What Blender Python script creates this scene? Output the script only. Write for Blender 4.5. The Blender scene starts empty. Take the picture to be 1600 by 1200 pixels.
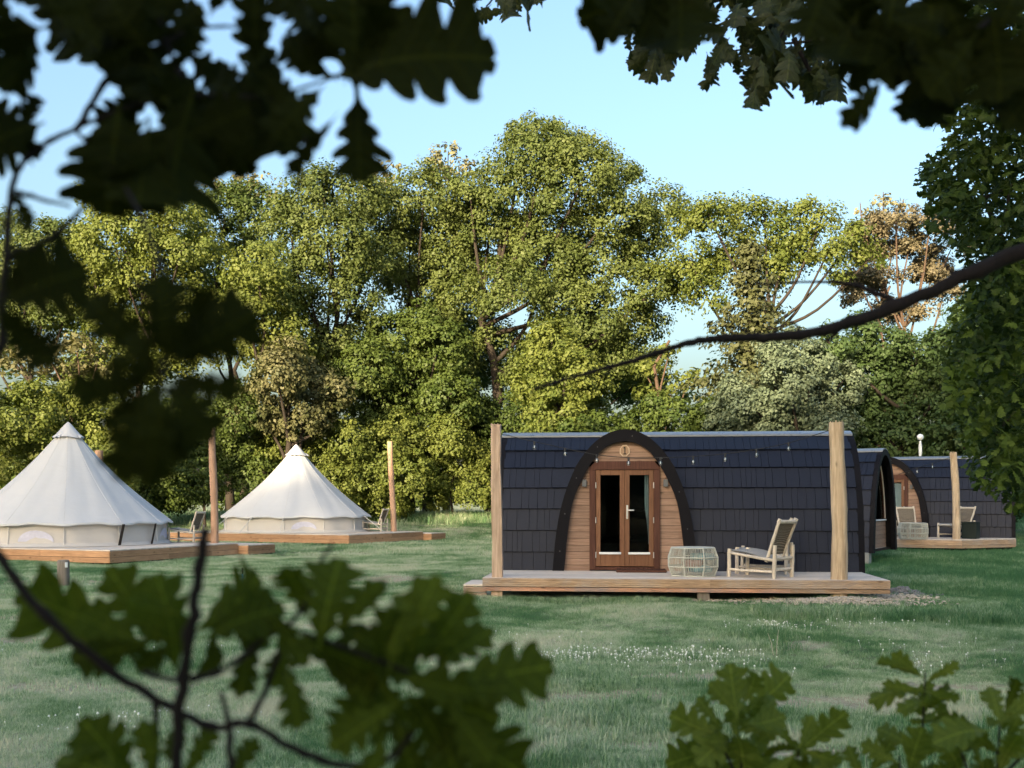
import bpy, bmesh, math, random
import numpy as np
from mathutils import Vector, Matrix, Euler

R = math.radians
random.seed(7)
scene = bpy.context.scene
COL = scene.collection

# ------------------------------------------------------------------ camera, sky, sun, exposure
F = 1700.0            # focal length in photograph pixels (1600 wide)
HZ = 785.0            # row of the horizon
CH = 1.67             # eye height
cam_d = bpy.data.cameras.new("camera")
cam = bpy.data.objects.new("camera", cam_d)
COL.objects.link(cam)
cam.location = (0, 0, CH)
cam.rotation_euler = (R(90), 0, 0)
cam_d.sensor_width = 36.0
cam_d.lens = 36.0 * F / 1600.0
cam_d.shift_y = (HZ - 600.0) / 1600.0
cam_d.clip_start = 0.05
cam_d.clip_end = 2000.0
cam_d.dof.use_dof = True
cam_d.dof.focus_distance = 20.0
cam_d.dof.aperture_fstop = 5.6
scene.camera = cam

SUN_EL = R(14.0)
SUN_H = Vector((-0.42, -0.907, 0)).normalized()       # horizontal direction towards the sun
SUN_DIR = Vector((SUN_H.x * math.cos(SUN_EL), SUN_H.y * math.cos(SUN_EL), math.sin(SUN_EL)))
world = bpy.data.worlds.new("World")
scene.world = world
world.use_nodes = True
wn = world.node_tree.nodes
wl = world.node_tree.links
bg = wn["Background"]
sky = wn.new("ShaderNodeTexSky")
sky.sky_type = 'NISHITA'
sky.sun_disc = False
sky.sun_elevation = SUN_EL
sky.sun_rotation = math.atan2(SUN_H.x, SUN_H.y)
sky.air_density = 1.3
sky.dust_density = 6.5
sky.ozone_density = 3.0
wl.new(sky.outputs[0], bg.inputs[0])
bg.inputs[1].default_value = 0.15

sun_d = bpy.data.lights.new("sun", 'SUN')
sun_d.energy = 4.9
sun_d.angle = R(0.55)
sun_d.color = (1.0, 0.81, 0.53)
sun = bpy.data.objects.new("sun", sun_d)
COL.objects.link(sun)
sun.location = (-20, -40, 40)
sun.rotation_euler = (-SUN_DIR).to_track_quat('-Z', 'Y').to_euler()

scene.view_settings.view_transform = 'Standard'
scene.view_settings.look = 'None'
scene.view_settings.gamma = 1.0
scene.view_settings.exposure = 1.68
try:
    scene.view_settings.use_curve_mapping = False
except Exception:
    pass
scene.render.engine = 'CYCLES'
scene.cycles.use_denoising = True
try:
    scene.cycles.denoiser = 'OPENIMAGEDENOISE'
except Exception:
    pass
scene.cycles.max_bounces = 8
scene.cycles.diffuse_bounces = 4
scene.cycles.glossy_bounces = 3
scene.cycles.transmission_bounces = 4
scene.cycles.transparent_max_bounces = 8
scene.cycles.caustics_reflective = False
scene.cycles.caustics_refractive = False

# ------------------------------------------------------------------ helpers
def at(px, py, Z):
    """the point that stands at depth Z behind photograph pixel (px, py)"""
    return Vector(((px - 800.0) * Z / F, Z, CH + (HZ - py) * Z / F))

def sstep(t):
    t = min(1.0, max(0.0, t))
    return t * t * (3 - 2 * t)

def ground_z(x, y):
    z = 0.16 * sstep((y - 24) / 9.0) * sstep((x - 5.5) / 5.0)
    z += 0.78 * sstep((y - 47) / 14.0)
    z += 14.0 * sstep((-y - 40) / 70.0)  # unseen rise added to lift the shade trees behind the viewpoint
    z += 0.07 * math.exp(-((x - 5.6) / 1.0) ** 2 - ((y - 17.75) / 0.28) ** 2)
    z += 0.02 * math.sin(x * 0.9 + 1.3) * math.sin(y * 0.7) + 0.012 * math.sin(x * 2.3 + y * 1.9)
    return z

def tag(o, label=None, cat=None, group=None, kind=None):
    if label: o["label"] = label
    if cat: o["category"] = cat
    if group: o["group"] = group
    if kind: o["kind"] = kind
    return o

def empty(name, loc, rz=0.0):
    o = bpy.data.objects.new(name, None)
    o.empty_display_size = 0.2
    COL.objects.link(o)
    o.location = loc
    o.rotation_euler = (0, 0, rz)
    return o

def thing(name, label, cat, loc=(0, 0, 0), rz=0.0, group=None):
    return tag(empty(name, loc, rz), label, cat, group)

def link_mesh(name, me, parent=None):
    o = bpy.data.objects.new(name, me)
    COL.objects.link(o)
    if parent is not None:
        o.parent = parent
    return o

def copy_tree(o, parent=None):
    c = o.copy()
    COL.objects.link(c)
    if parent is not None:
        c.parent = parent
    for ch in list(o.children):
        copy_tree(ch, c)
    return c

class MB:
    """collects simple shapes and links them as ONE mesh object"""
    def __init__(self):
        self.v = []; self.f = []; self.s = []
    def add(self, vs, fs, smooth=False):
        b = len(self.v)
        self.v += [tuple(p) for p in vs]
        self.f += [tuple(i + b for i in f) for f in fs]
        self.s += [smooth] * len(fs)
        return self
    def box(self, c, s, rot=None, taper=1.0):
        hx, hy, hz = s[0] / 2, s[1] / 2, s[2] / 2
        vs = []
        for z in (-hz, hz):
            k = taper if z > 0 else 1.0
            for (x, y) in ((-hx, -hy), (hx, -hy), (hx, hy), (-hx, hy)):
                p = Vector((x * k, y * k, z))
                if rot is not None: p = rot @ p
                vs.append(p + Vector(c))
        return self.add(vs, [(3, 2, 1, 0), (4, 5, 6, 7), (0, 1, 5, 4), (1, 2, 6, 5), (2, 3, 7, 6), (3, 0, 4, 7)])
    def bbox(self, c, s, bev=0.006, rot=None):
        """box with chamfered edges"""
        bm = bmesh.new()
        bmesh.ops.create_cube(bm, size=1.0)
        for v in bm.verts: v.co = Vector((v.co.x * s[0], v.co.y * s[1], v.co.z * s[2]))
        bmesh.ops.bevel(bm, geom=list(bm.edges), offset=min(bev, min(s) * 0.4), segments=1, affect='EDGES')
        bm.verts.index_update()
        vs = []
        for v in bm.verts:
            p = v.co.copy()
            if rot is not None: p = rot @ p
            vs.append(p + Vector(c))
        fs = [[v.index for v in f.verts] for f in bm.faces]
        bm.free()
        return self.add(vs, fs)
    def tube(self, pts, rad, seg=8, cap=True, smooth=True, jit=0.0, rnd=random):
        pts = [Vector(p) for p in pts]
        n = len(pts)
        if not hasattr(rad, '__len__'): rad = [rad] * n
        vs = []; fs = []
        up = Vector((0, 0, 1))
        prev = None
        for i, p in enumerate(pts):
            d = (pts[min(i + 1, n - 1)] - pts[max(i - 1, 0)])
            if d.length < 1e-9: d = Vector((0, 0, 1))
            d.normalize()
            if prev is None:
                a = d.cross(up)
                if a.length < 0.1: a = d.cross(Vector((1, 0, 0)))
                a.normalize()
            else:
                a = prev - d * prev.dot(d)
                if a.length < 1e-6: a = d.cross(up)
                a.normalize()
            prev = a
            b = d.cross(a)
            for k in range(seg):
                t = 2 * math.pi * k / seg
                r = rad[i] * (1 + (rnd.uniform(-jit, jit) if jit else 0))
                vs.append(p + a * (r * math.cos(t)) + b * (r * math.sin(t)))
        for i in range(n - 1):
            for k in range(seg):
                k2 = (k + 1) % seg
                fs.append((i * seg + k, i * seg + k2, (i + 1) * seg + k2, (i + 1) * seg + k))
        self.add(vs, fs, smooth)
        if cap:
            self.add(vs[:seg], [tuple(range(seg - 1, -1, -1))])
            self.add(vs[-seg:], [tuple(range(seg))])
        return self
    def prism(self, poly, y0, y1, plane='xz'):
        """extrude a polygon given in (x,z) from y0 to y1"""
        n = len(poly)
        if plane == 'xz':
            vs = [(x, y0, z) for x, z in poly] + [(x, y1, z) for x, z in poly]
        elif plane == 'yz':
            vs = [(y0, x, z) for x, z in poly] + [(y1, x, z) for x, z in poly]
        else:
            vs = [(x, z, y0) for x, z in poly] + [(x, z, y1) for x, z in poly]
        fs = [tuple(range(n)), tuple(range(2 * n - 1, n - 1, -1))]
        fs += [(i, i + n, (i + 1) % n + n, (i + 1) % n) for i in range(n)]
        return self.add(vs, fs)
    def mesh(self, name, mat):
        me = bpy.data.meshes.new(name)
        me.from_pydata(self.v, [], self.f)
        if mat is not None: me.materials.append(mat)
        me.polygons.foreach_set('use_smooth', self.s)
        bm = bmesh.new(); bm.from_mesh(me)
        bmesh.ops.recalc_face_normals(bm, faces=list(bm.faces))
        bm.to_mesh(me); bm.free()
        me.update()
        return me
    def build(self, name, mat, parent=None):
        return link_mesh(name, self.mesh(name, mat), parent)

def fast_mesh(name, verts, faces, mat, tint=None, smooth=False):
    """verts (n,3), faces (m,k) numpy arrays"""
    me = bpy.data.meshes.new(name)
    n, (m, k) = len(verts), faces.shape
    me.vertices.add(n)
    me.vertices.foreach_set('co', np.ascontiguousarray(verts, dtype=np.float32).ravel())
    me.loops.add(m * k)
    me.loops.foreach_set('vertex_index', np.ascontiguousarray(faces, dtype=np.int32).ravel())
    me.polygons.add(m)
    me.polygons.foreach_set('loop_start', np.arange(0, m * k, k, dtype=np.int32))
    me.polygons.foreach_set('loop_total', np.full(m, k, dtype=np.int32))
    if tint is not None:
        a = me.attributes.new('tint', 'FLOAT', 'FACE')
        a.data.foreach_set('value', np.ascontiguousarray(tint, dtype=np.float32))
    me.update(calc_edges=True)
    if mat is not None: me.materials.append(mat)
    return me

# ------------------------------------------------------------------ materials
def new_mat(name):
    m = bpy.data.materials.new(name)
    m.use_nodes = True
    nt = m.node_tree
    return m, nt.nodes, nt.links, nt.nodes["Principled BSDF"]

def setp(p, **kw):
    for k, v in kw.items():
        k = {'base': 'Base Color', 'rough': 'Roughness', 'spec': 'Specular IOR Level', 'metal': 'Metallic',
             'trans': 'Transmission Weight', 'sheen': 'Sheen Weight'}[k]
        p.inputs[k].default_value = v

def c4(c): return (c[0], c[1], c[2], 1.0)

def ramp(N, cols):
    r = N.new("ShaderNodeValToRGB")
    el = r.color_ramp.elements
    el[0].position, el[0].color = cols[0][0], c4(cols[0][1])
    el[1].position, el[1].color = cols[1][0], c4(cols[1][1])
    for p, c in cols[2:]:
        e = el.new(p); e.color = c4(c)
    return r

def math_n(N, L, op, a, b=None, clamp=False):
    n = N.new("ShaderNodeMath"); n.operation = op; n.use_clamp = clamp
    for i, x in enumerate((a, b)):
        if x is None: continue
        if isinstance(x, (int, float)): n.inputs[i].default_value = x
        else: L.new(x, n.inputs[i])
    return n.outputs[0]

def mix_c(N, L, fac, a, b, mode='MIX'):
    n = N.new("ShaderNodeMix"); n.data_type = 'RGBA'; n.blend_type = mode
    for i, x in ((0, fac), (6, a), (7, b)):
        if isinstance(x, (int, float)): n.inputs[i].default_value = x
        elif isinstance(x, tuple): n.inputs[i].default_value = c4(x)
        else: L.new(x, n.inputs[i])
    return n.outputs[2]

def noise(N, L, scale, detail=4, rough=0.6, vec=None, dist=0.0):
    n = N.new("ShaderNodeTexNoise")
    n.inputs['Scale'].default_value = scale
    n.inputs['Detail'].default_value = detail
    n.inputs['Roughness'].default_value = rough
    n.inputs['Distortion'].default_value = dist
    if vec is not None: L.new(vec, n.inputs['Vector'])
    return n

def bump(N, L, h, p, strength=0.3, dist=0.01):
    b = N.new("ShaderNodeBump")
    b.inputs['Strength'].default_value = strength
    b.inputs['Distance'].default_value = dist
    L.new(h, b.inputs['Height'])
    L.new(b.outputs[0], p.inputs['Normal'])

def wood(name, dark, light, axis='x', grain=1.0, rough=0.75, vary=0.25, knots=True, weather=None, groove=None):
    m, N, L, p = new_mat(name)
    tc = N.new("ShaderNodeTexCoord")
    oi = N.new("ShaderNodeObjectInfo")
    mp = N.new("ShaderNodeMapping")
    s = {'x': (0.7, 11, 11), 'y': (11, 0.7, 11), 'z': (11, 11, 0.7)}[axis]
    mp.inputs['Scale'].default_value = [q * grain for q in s]
    off = N.new("ShaderNodeVectorMath"); off.operation = 'ADD'
    sc = N.new("ShaderNodeVectorMath"); sc.operation = 'SCALE'
    cx = N.new("ShaderNodeCombineXYZ")
    for i in range(3): L.new(oi.outputs['Random'], cx.inputs[i])
    L.new(cx.outputs[0], sc.inputs[0]); sc.inputs['Scale'].default_value = 37.0
    L.new(tc.outputs['Object'], off.inputs[0]); L.new(sc.outputs[0], off.inputs[1])
    L.new(off.outputs[0], mp.inputs[0])
    n1 = noise(N, L, 3.0, 6, 0.65, mp.outputs[0], 0.6)
    n2 = noise(N, L, 2.2, 3, 0.5, off.outputs[0])
    r1 = ramp(N, [(0.3, dark), (0.7, light)])
    L.new(n1.outputs[0], r1.inputs[0])
    v = math_n(N, L, 'MULTIPLY', math_n(N, L, 'SUBTRACT', oi.outputs['Random'], 0.5), vary * 2)
    v = math_n(N, L, 'ADD', v, 1.0)
    v2 = math_n(N, L, 'ADD', math_n(N, L, 'MULTIPLY', n2.outputs[0], 0.5), 0.75)
    hsv = N.new("ShaderNodeHueSaturation")
    L.new(math_n(N, L, 'MULTIPLY', v, v2), hsv.inputs['Value'])
    L.new(r1.outputs[0], hsv.inputs['Color'])
    col = hsv.outputs[0]
    if knots:
        vo = N.new("ShaderNodeTexVoronoi"); vo.inputs['Scale'].default_value = 1.0
        mk = N.new("ShaderNodeMapping")
        mk.inputs['Scale'].default_value = [q for q in {'x': (2.4, 6, 6), 'y': (6, 2.4, 6), 'z': (6, 6, 2.4)}[axis]]
        L.new(off.outputs[0], mk.inputs[0]); L.new(mk.outputs[0], vo.inputs['Vector'])
        kf = ramp(N, [(0.05, (1, 1, 1)), (0.16, (0, 0, 0))]); L.new(vo.outputs['Distance'], kf.inputs[0])
        col = mix_c(N, L, math_n(N, L, 'MULTIPLY', kf.outputs[0], 0.7), col, tuple(q * 0.3 for q in dark))
    if weather is not None:
        n3 = noise(N, L, 0.9, 5, 0.7, off.outputs[0], 0.4)
        wr = ramp(N, [(0.45, (0, 0, 0)), (0.68, (1, 1, 1))]); L.new(n3.outputs[0], wr.inputs[0])
        col = mix_c(N, L, math_n(N, L, 'MULTIPLY', wr.outputs[0], 0.8), col, weather)
    L.new(col, p.inputs['Base Color'])
    setp(p, rough=rough, spec=0.25)
    h = n1.outputs[0]
    bump(N, L, h, p, 0.35, 0.006)
    return m

def plain(name, col, rough=0.6, spec=0.4, metal=0.0, var=0.12, nscale=9.0, bmp=0.0):
    m, N, L, p = new_mat(name)
    tc = N.new("ShaderNodeTexCoord")
    n = noise(N, L, nscale, 5, 0.65, tc.outputs['Object'])
    r = ramp(N, [(0.25, tuple(c * (1 - var) for c in col)), (0.75, tuple(min(1, c * (1 + var)) for c in col))])
    L.new(n.outputs[0], r.inputs[0]); L.new(r.outputs[0], p.inputs['Base Color'])
    rr = ramp(N, [(0.3, (rough * 0.85,) * 3), (0.7, (min(1, rough * 1.15),) * 3)])
    L.new(n.outputs[0], rr.inputs[0]); L.new(rr.outputs[0], p.inputs['Roughness'])
    setp(p, spec=spec, metal=metal)
    if bmp: bump(N, L, n.outputs[0], p, bmp, 0.004)
    return m

def leaf_mat(name, c_dark, c_light, transl=0.3, rough=0.55, nscale=0.35, spec=0.25, tcol=None, veins=False):
    """foliage: every leaf face has its own tint, clumps drift in hue"""
    m, N, L, p = new_mat(name)
    at_ = N.new("ShaderNodeAttribute"); at_.attribute_name = 'tint'
    oi = N.new("ShaderNodeObjectInfo")
    geo = N.new("ShaderNodeNewGeometry")
    n = noise(N, L, nscale, 3, 0.6, geo.outputs['Position'])
    f = math_n(N, L, 'ADD', math_n(N, L, 'MULTIPLY', at_.outputs['Fac'], 0.45),
               math_n(N, L, 'ADD', math_n(N, L, 'MULTIPLY', n.outputs[0], 0.75),
                      math_n(N, L, 'MULTIPLY', oi.outputs['Random'], 0.16)))
    f = math_n(N, L, 'SUBTRACT', f, 0.16, True)
    r = ramp(N, [(0.2, c_dark), (0.8, c_light)])
    L.new(f, r.inputs[0])
    colr = r.outputs[0]
    if veins:
        tc = N.new("ShaderNodeTexCoord"); sx = N.new("ShaderNodeSeparateXYZ"); L.new(tc.outputs['Object'], sx.inputs[0])
        ax = math_n(N, L, 'ABSOLUTE', sx.outputs[0])
        mid = math_n(N, L, 'LESS_THAN', ax, 0.010)
        ph = math_n(N, L, 'FRACT', math_n(N, L, 'MULTIPLY', math_n(N, L, 'SUBTRACT', sx.outputs[1], math_n(N, L, 'MULTIPLY', ax, 0.85)), 7.0))
        sv = math_n(N, L, 'LESS_THAN', ph, 0.075)
        vv = math_n(N, L, 'MAXIMUM', mid, math_n(N, L, 'MULTIPLY', sv, 0.7))
        pn = noise(N, L, 6.0, 4, 0.7, tc.outputs['Object'])
        blot = ramp(N, [(0.60, (0, 0, 0)), (0.72, (1, 1, 1))]); L.new(pn.outputs[0], blot.inputs[0])
        colr = mix_c(N, L, math_n(N, L, 'MULTIPLY', vv, 0.45), colr, tuple(min(1, c * 2.0) for c in c_light))
        colr = mix_c(N, L, math_n(N, L, 'MULTIPLY', blot.outputs[0], 0.3), colr, (c_light[0] * 1.2, c_light[1] * 0.8, c_light[2]))
        bump(N, L, math_n(N, L, 'ADD', math_n(N, L, 'MULTIPLY', vv, -1.0), math_n(N, L, 'MULTIPLY', pn.outputs[0], 0.6)), p, 0.6, 0.02)
    L.new(colr, p.inputs['Base Color'])
    setp(p, rough=rough, spec=spec)
    out = N["Material Output"]
    tr = N.new("ShaderNodeBsdfTranslucent")
    if tcol is None:
        tcm = mix_c(N, L, 1.0, colr, (1.0, 1.0, 0.35), 'MULTIPLY')
    else:
        tcm = mix_c(N, L, 1.0, colr, tcol, 'MULTIPLY')
    L.new(tcm, tr.inputs[0])
    ms = N.new("ShaderNodeMixShader"); ms.inputs[0].default_value = transl
    L.new(p.outputs[0], ms.inputs[1]); L.new(tr.outputs[0], ms.inputs[2])
    L.new(ms.outputs[0], out.inputs[0])
    return m

M = {}
M['deck_top'] = wood('weathered_deck', (0.50, 0.42, 0.35), (0.70, 0.62, 0.54), 'x', vary=0.14)
M['fascia'] = wood('grooved_fascia', (0.25, 0.165, 0.105), (0.56, 0.40, 0.27), 'x', grain=1.3, vary=0.2, weather=(0.36, 0.33, 0.31))
M['fascia_warm'] = wood('tent_deck_fascia', (0.36, 0.20, 0.11), (0.55, 0.33, 0.19), 'x', vary=0.22)
M['cladding'] = wood('brown_cladding', (0.20, 0.122, 0.085), (0.37, 0.245, 0.18), 'x', vary=0.16)
M['door_frame'] = wood('dark_door_frame', (0.055, 0.022, 0.015), (0.11, 0.046, 0.03), 'z', vary=0.1, knots=False)
M['door_leaf'] = wood('door_leaf_wood', (0.125, 0.055, 0.028), (0.22, 0.105, 0.055), 'z', vary=0.1, knots=False, rough=0.5)
M['post'] = wood('peeled_post', (0.30, 0.20, 0.12), (0.66, 0.52, 0.36), 'z', grain=0.5, vary=0.1)
M['post_square'] = wood('hewn_post', (0.26, 0.175, 0.125), (0.54, 0.41, 0.31), 'z', grain=0.6, vary=0.1)
M['post_red'] = wood('reddish_post', (0.33, 0.19, 0.12), (0.50, 0.32, 0.22), 'z', grain=0.6, vary=0.15)
M['post_grey'] = wood('grey_post', (0.12, 0.105, 0.09), (0.23, 0.20, 0.17), 'z', grain=0.9, vary=0.1)
M['teak'] = wood('pale_teak', (0.46, 0.39, 0.31), (0.68, 0.61, 0.51), 'z', vary=0.12, knots=False)
M['bark'] = wood('bark', (0.018, 0.014, 0.011), (0.055, 0.043, 0.033), 'z', grain=1.4, vary=0.1, knots=False, rough=0.95)
M['pine_bark'] = wood('pine_bark', (0.05, 0.034, 0.024), (0.135, 0.088, 0.062), 'z', grain=1.2, vary=0.1, knots=False, rough=0.95)
M['twig'] = wood('twig_bark', (0.006, 0.0045, 0.004), (0.018, 0.012, 0.010), 'z', grain=6, vary=0.1, knots=False, rough=0.9)
M['band'] = plain('black_trim', (0.0055, 0.0052, 0.0075), 0.65, 0.12)
M['shingle'] = plain('slate_shingle', (0.0105, 0.0138, 0.0265), 0.53, 0.22, var=0.4, nscale=14, bmp=0.5)
M['skin'] = plain('roof_underlay', (0.006, 0.006, 0.008), 0.8, 0.2)
M['ridge'] = plain('ridge_metal', (0.16, 0.18, 0.21), 0.30, 0.6)  # lighter grey carries part of the sky's reflection
M['interior'] = plain('dark_interior', (0.018, 0.012, 0.009), 0.8, 0.2)
M['metal'] = plain('brushed_metal', (0.62, 0.63, 0.65), 0.35, 0.5, 0.8)
M['white'] = plain('white_paint', (0.72, 0.74, 0.76), 0.5, 0.4)
M['lamp_grey'] = plain('grey_lamp', (0.10, 0.105, 0.11), 0.5, 0.4)
M['black'] = plain('black_plastic', (0.012, 0.012, 0.013), 0.45, 0.4)
M['box_green'] = plain('dark_green_plastic', (0.007, 0.014, 0.012), 0.4, 0.4)
M['wood_slice'] = plain('pale_wood_slice', (0.34, 0.22, 0.14), 0.7, 0.3, var=0.2, nscale=20)
M['slice_rim'] = plain('slice_rim', (0.58, 0.45, 0.32), 0.7, 0.3)
M['mat_brown'] = plain('brown_mat', (0.085, 0.04, 0.028), 0.95, 0.1, var=0.3, nscale=40, bmp=0.5)
M['rope'] = plain('pale_rope', (0.50, 0.51, 0.455), 0.85, 0.2, var=0.15, nscale=30)
M['curtain'] = plain('blue_grey_curtain', (0.33, 0.42, 0.47), 0.9, 0.2)
M['cushion'] = plain('teal_cushion', (0.12, 0.30, 0.36), 0.9, 0.2, var=0.4, nscale=12)
M['cushion_pink'] = plain('faded_pink_cushion', (0.36, 0.22, 0.19), 0.9, 0.2, var=0.35, nscale=12)
M['blue'] = plain('blue_plastic', (0.04, 0.30, 0.48), 0.5, 0.4)
M['red'] = plain('red_plastic', (0.55, 0.07, 0.03), 0.5, 0.4)
M['globe'] = plain('opal_globe', (0.80, 0.82, 0.84), 0.25, 0.5, var=0.03)
M['concrete'] = plain('pale_block', (0.28, 0.28, 0.26), 0.9, 0.2)

def make_glass(name, tint=(0.85, 0.9, 0.9), refl=1.0):
    m, N, L, p = new_mat(name)
    N.remove(p)
    out = N["Material Output"]
    t = N.new("ShaderNodeBsdfTransparent"); t.inputs[0].default_value = c4(tint)
    g = N.new("ShaderNodeBsdfGlossy"); g.inputs['Roughness'].default_value = 0.02
    fr = N.new("ShaderNodeFresnel"); fr.inputs['IOR'].default_value = 1.5
    ms = N.new("ShaderNodeMixShader")
    L.new(math_n(N, L, 'MULTIPLY', fr.outputs[0], refl), ms.inputs[0])
    L.new(t.outputs[0], ms.inputs[1]); L.new(g.outputs[0], ms.inputs[2])
    L.new(ms.outputs[0], out.inputs[0])
    return m
M['glass'] = make_glass('window_glass', (0.72, 0.75, 0.74), 0.15)
M['bulb'] = make_glass('bulb_glass', (0.9, 0.92, 0.92), 2.4)

def make_canvas(name, col, transl):
    m, N, L, p = new_mat(name)
    tc = N.new("ShaderNodeTexCoord")
    n = noise(N, L, 1.1, 5, 0.6, tc.outputs['Object'])
    n2 = noise(N, L, 160, 2, 0.5, tc.outputs['Object'])
    r = ramp(N, [(0.3, tuple(c * 0.93 for c in col)), (0.75, col)])
    L.new(n.outputs[0], r.inputs[0]); L.new(r.outputs[0], p.inputs['Base Color'])
    setp(p, rough=0.9, spec=0.15)
    mp = N.new("ShaderNodeMapping"); mp.inputs['Scale'].default_value = (0.6, 0.6, 2.2)
    L.new(tc.outputs['Object'], mp.inputs[0])
    n3 = noise(N, L, 1.3, 4, 0.6, mp.outputs[0], 0.7)
    bump(N, L, math_n(N, L, 'ADD', math_n(N, L, 'MULTIPLY', n2.outputs[0], 0.03), n3.outputs[0]), p, 0.35, 0.05)
    tr = N.new("ShaderNodeBsdfTranslucent"); L.new(r.outputs[0], tr.inputs[0])
    ms = N.new("ShaderNodeMixShader"); ms.inputs[0].default_value = transl
    L.new(p.outputs[0], ms.inputs[1]); L.new(tr.outputs[0], ms.inputs[2])
    L.new(ms.outputs[0], N["Material Output"].inputs[0])
    return m
M['canvas'] = make_canvas('cream_canvas', (0.60, 0.60, 0.605), 0.10)
M['canvas_wall'] = make_canvas('beige_canvas_wall', (0.58, 0.55, 0.52), 0.10)
M['canvas_seam'] = plain('canvas_seam', (0.60, 0.59, 0.58), 0.9, 0.1)
M['mesh_window'] = plain('pale_window_mesh', (0.55, 0.55, 0.66), 0.7, 0.2)
M['strap'] = plain('dark_strap', (0.035, 0.028, 0.024), 0.8, 0.2)

def make_weave(name, c0, c1):
    m, N, L, p = new_mat(name)
    tc = N.new("ShaderNodeTexCoord")
    w = N.new("ShaderNodeTexWave"); w.bands_direction = 'Y'; w.inputs['Scale'].default_value = 26
    w.inputs['Distortion'].default_value = 1.2; w.inputs['Detail'].default_value = 2
    w2 = N.new("ShaderNodeTexWave"); w2.bands_direction = 'X'; w2.inputs['Scale'].default_value = 34
    w2.inputs['Distortion'].default_value = 0.8
    L.new(tc.outputs['Object'], w.inputs[0]); L.new(tc.outputs['Object'], w2.inputs[0])
    h = math_n(N, L, 'ADD', math_n(N, L, 'MULTIPLY', w.outputs['Fac'], 0.7), math_n(N, L, 'MULTIPLY', w2.outputs['Fac'], 0.3))
    n = noise(N, L, 35, 3, 0.6, tc.outputs['Object'])
    h2 = math_n(N, L, 'MULTIPLY', h, math_n(N, L, 'ADD', n.outputs[0], 0.5))
    r = ramp(N, [(0.15, c0), (0.7, c1)]); L.new(h2, r.inputs[0]); L.new(r.outputs[0], p.inputs['Base Color'])
    setp(p, rough=0.85, spec=0.15)
    bump(N, L, h, p, 0.8, 0.01)
    return m
M['weave'] = make_weave('woven_seagrass', (0.07, 0.056, 0.04), (0.27, 0.225, 0.17))
M['weave_pale'] = make_weave('woven_pale_cord', (0.36, 0.33, 0.29), (0.58, 0.55, 0.50))

# leaves
M['oak_lit'] = leaf_mat('oak_foliage', (0.058, 0.088, 0.022), (0.152, 0.182, 0.052), 0.36)
M['lime'] = leaf_mat('fresh_foliage', (0.080, 0.115, 0.022), (0.195, 0.220, 0.052), 0.38)
M['midgreen'] = leaf_mat('mid_green_foliage', (0.040, 0.070, 0.015), (0.120, 0.158, 0.036), 0.36)
M['haw'] = leaf_mat('flowering_foliage', (0.060, 0.075, 0.024), (0.19, 0.175, 0.085), 0.3)
M['greygreen'] = leaf_mat('grey_green_foliage', (0.04, 0.062, 0.032), (0.16, 0.20, 0.125), 0.2)
M['deepgreen'] = leaf_mat('deep_green_foliage', (0.028, 0.055, 0.017), (0.082, 0.128, 0.042), 0.32)
M['pine'] = leaf_mat('pine_foliage', (0.060, 0.058, 0.030), (0.18, 0.150, 0.092), 0.15)
M['spruce'] = leaf_mat('spruce_foliage', (0.040, 0.048, 0.018), (0.115, 0.120, 0.046), 0.15)
M['hazy'] = leaf_mat('far_foliage', (0.09, 0.10, 0.05), (0.22, 0.20, 0.10), 0.2)  # paler greens put distance haze into the leaf colour
M['right_painted_lit'] = leaf_mat('oak_leaf_painted_lit', (0.055, 0.090, 0.014), (0.150, 0.200, 0.036), 0.32, 0.55, 0.9, 0.15)  # lighter copy of right_oak, light on the lower leaves put into the colour
M['near_dark'] = leaf_mat('near_oak_leaf_painted_shade', (0.010, 0.014, 0.0015), (0.025, 0.031, 0.003), 0.16, 0.6, 3.0, 0.05, veins=True)  # shade under the oak put into this dark leaf colour
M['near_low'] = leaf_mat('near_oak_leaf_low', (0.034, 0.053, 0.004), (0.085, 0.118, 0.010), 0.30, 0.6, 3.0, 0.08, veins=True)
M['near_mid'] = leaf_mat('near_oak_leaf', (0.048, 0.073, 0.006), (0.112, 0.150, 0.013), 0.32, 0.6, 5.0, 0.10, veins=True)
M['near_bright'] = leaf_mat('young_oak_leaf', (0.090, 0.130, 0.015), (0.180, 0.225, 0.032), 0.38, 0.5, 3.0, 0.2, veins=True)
M['bough'] = leaf_mat('oak_leaf_painted_shade', (0.018, 0.026, 0.006), (0.055, 0.065, 0.013), 0.2, 0.5, 1.2, 0.25, veins=True)  # dark greens hold the bough's shade against the sky
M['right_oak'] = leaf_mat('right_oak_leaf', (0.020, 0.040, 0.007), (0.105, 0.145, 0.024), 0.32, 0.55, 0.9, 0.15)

# lawn colours are shared by the soil sheet and the blades
def lawn_color(N, L):
    geo = N.new("ShaderNodeNewGeometry")
    n1 = noise(N, L, 0.35, 6, 0.72, geo.outputs['Position'], 0.8)
    n2 = noise(N, L, 1.7, 4, 0.6, geo.outputs['Position'])
    s = N.new("ShaderNodeSeparateXYZ"); L.new(geo.outputs['Position'], s.inputs[0])
    f = math_n(N, L, 'ADD', math_n(N, L, 'MULTIPLY', n1.outputs[0], 1.25), math_n(N, L, 'MULTIPLY', n2.outputs[0], 0.40))
    f = math_n(N, L, 'SUBTRACT', f, 0.305)
    # greener to the right of the big pod
    g = N.new("ShaderNodeMapRange"); g.inputs[1].default_value = 2.0; g.inputs[2].default_value = 9.0
    g.inputs[3].default_value = 0.0; g.inputs[4].default_value = 0.16
    L.new(s.outputs[0], g.inputs[0])
    f = math_n(N, L, 'SUBTRACT', f, g.outputs[0])
    return geo, f, n2

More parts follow.
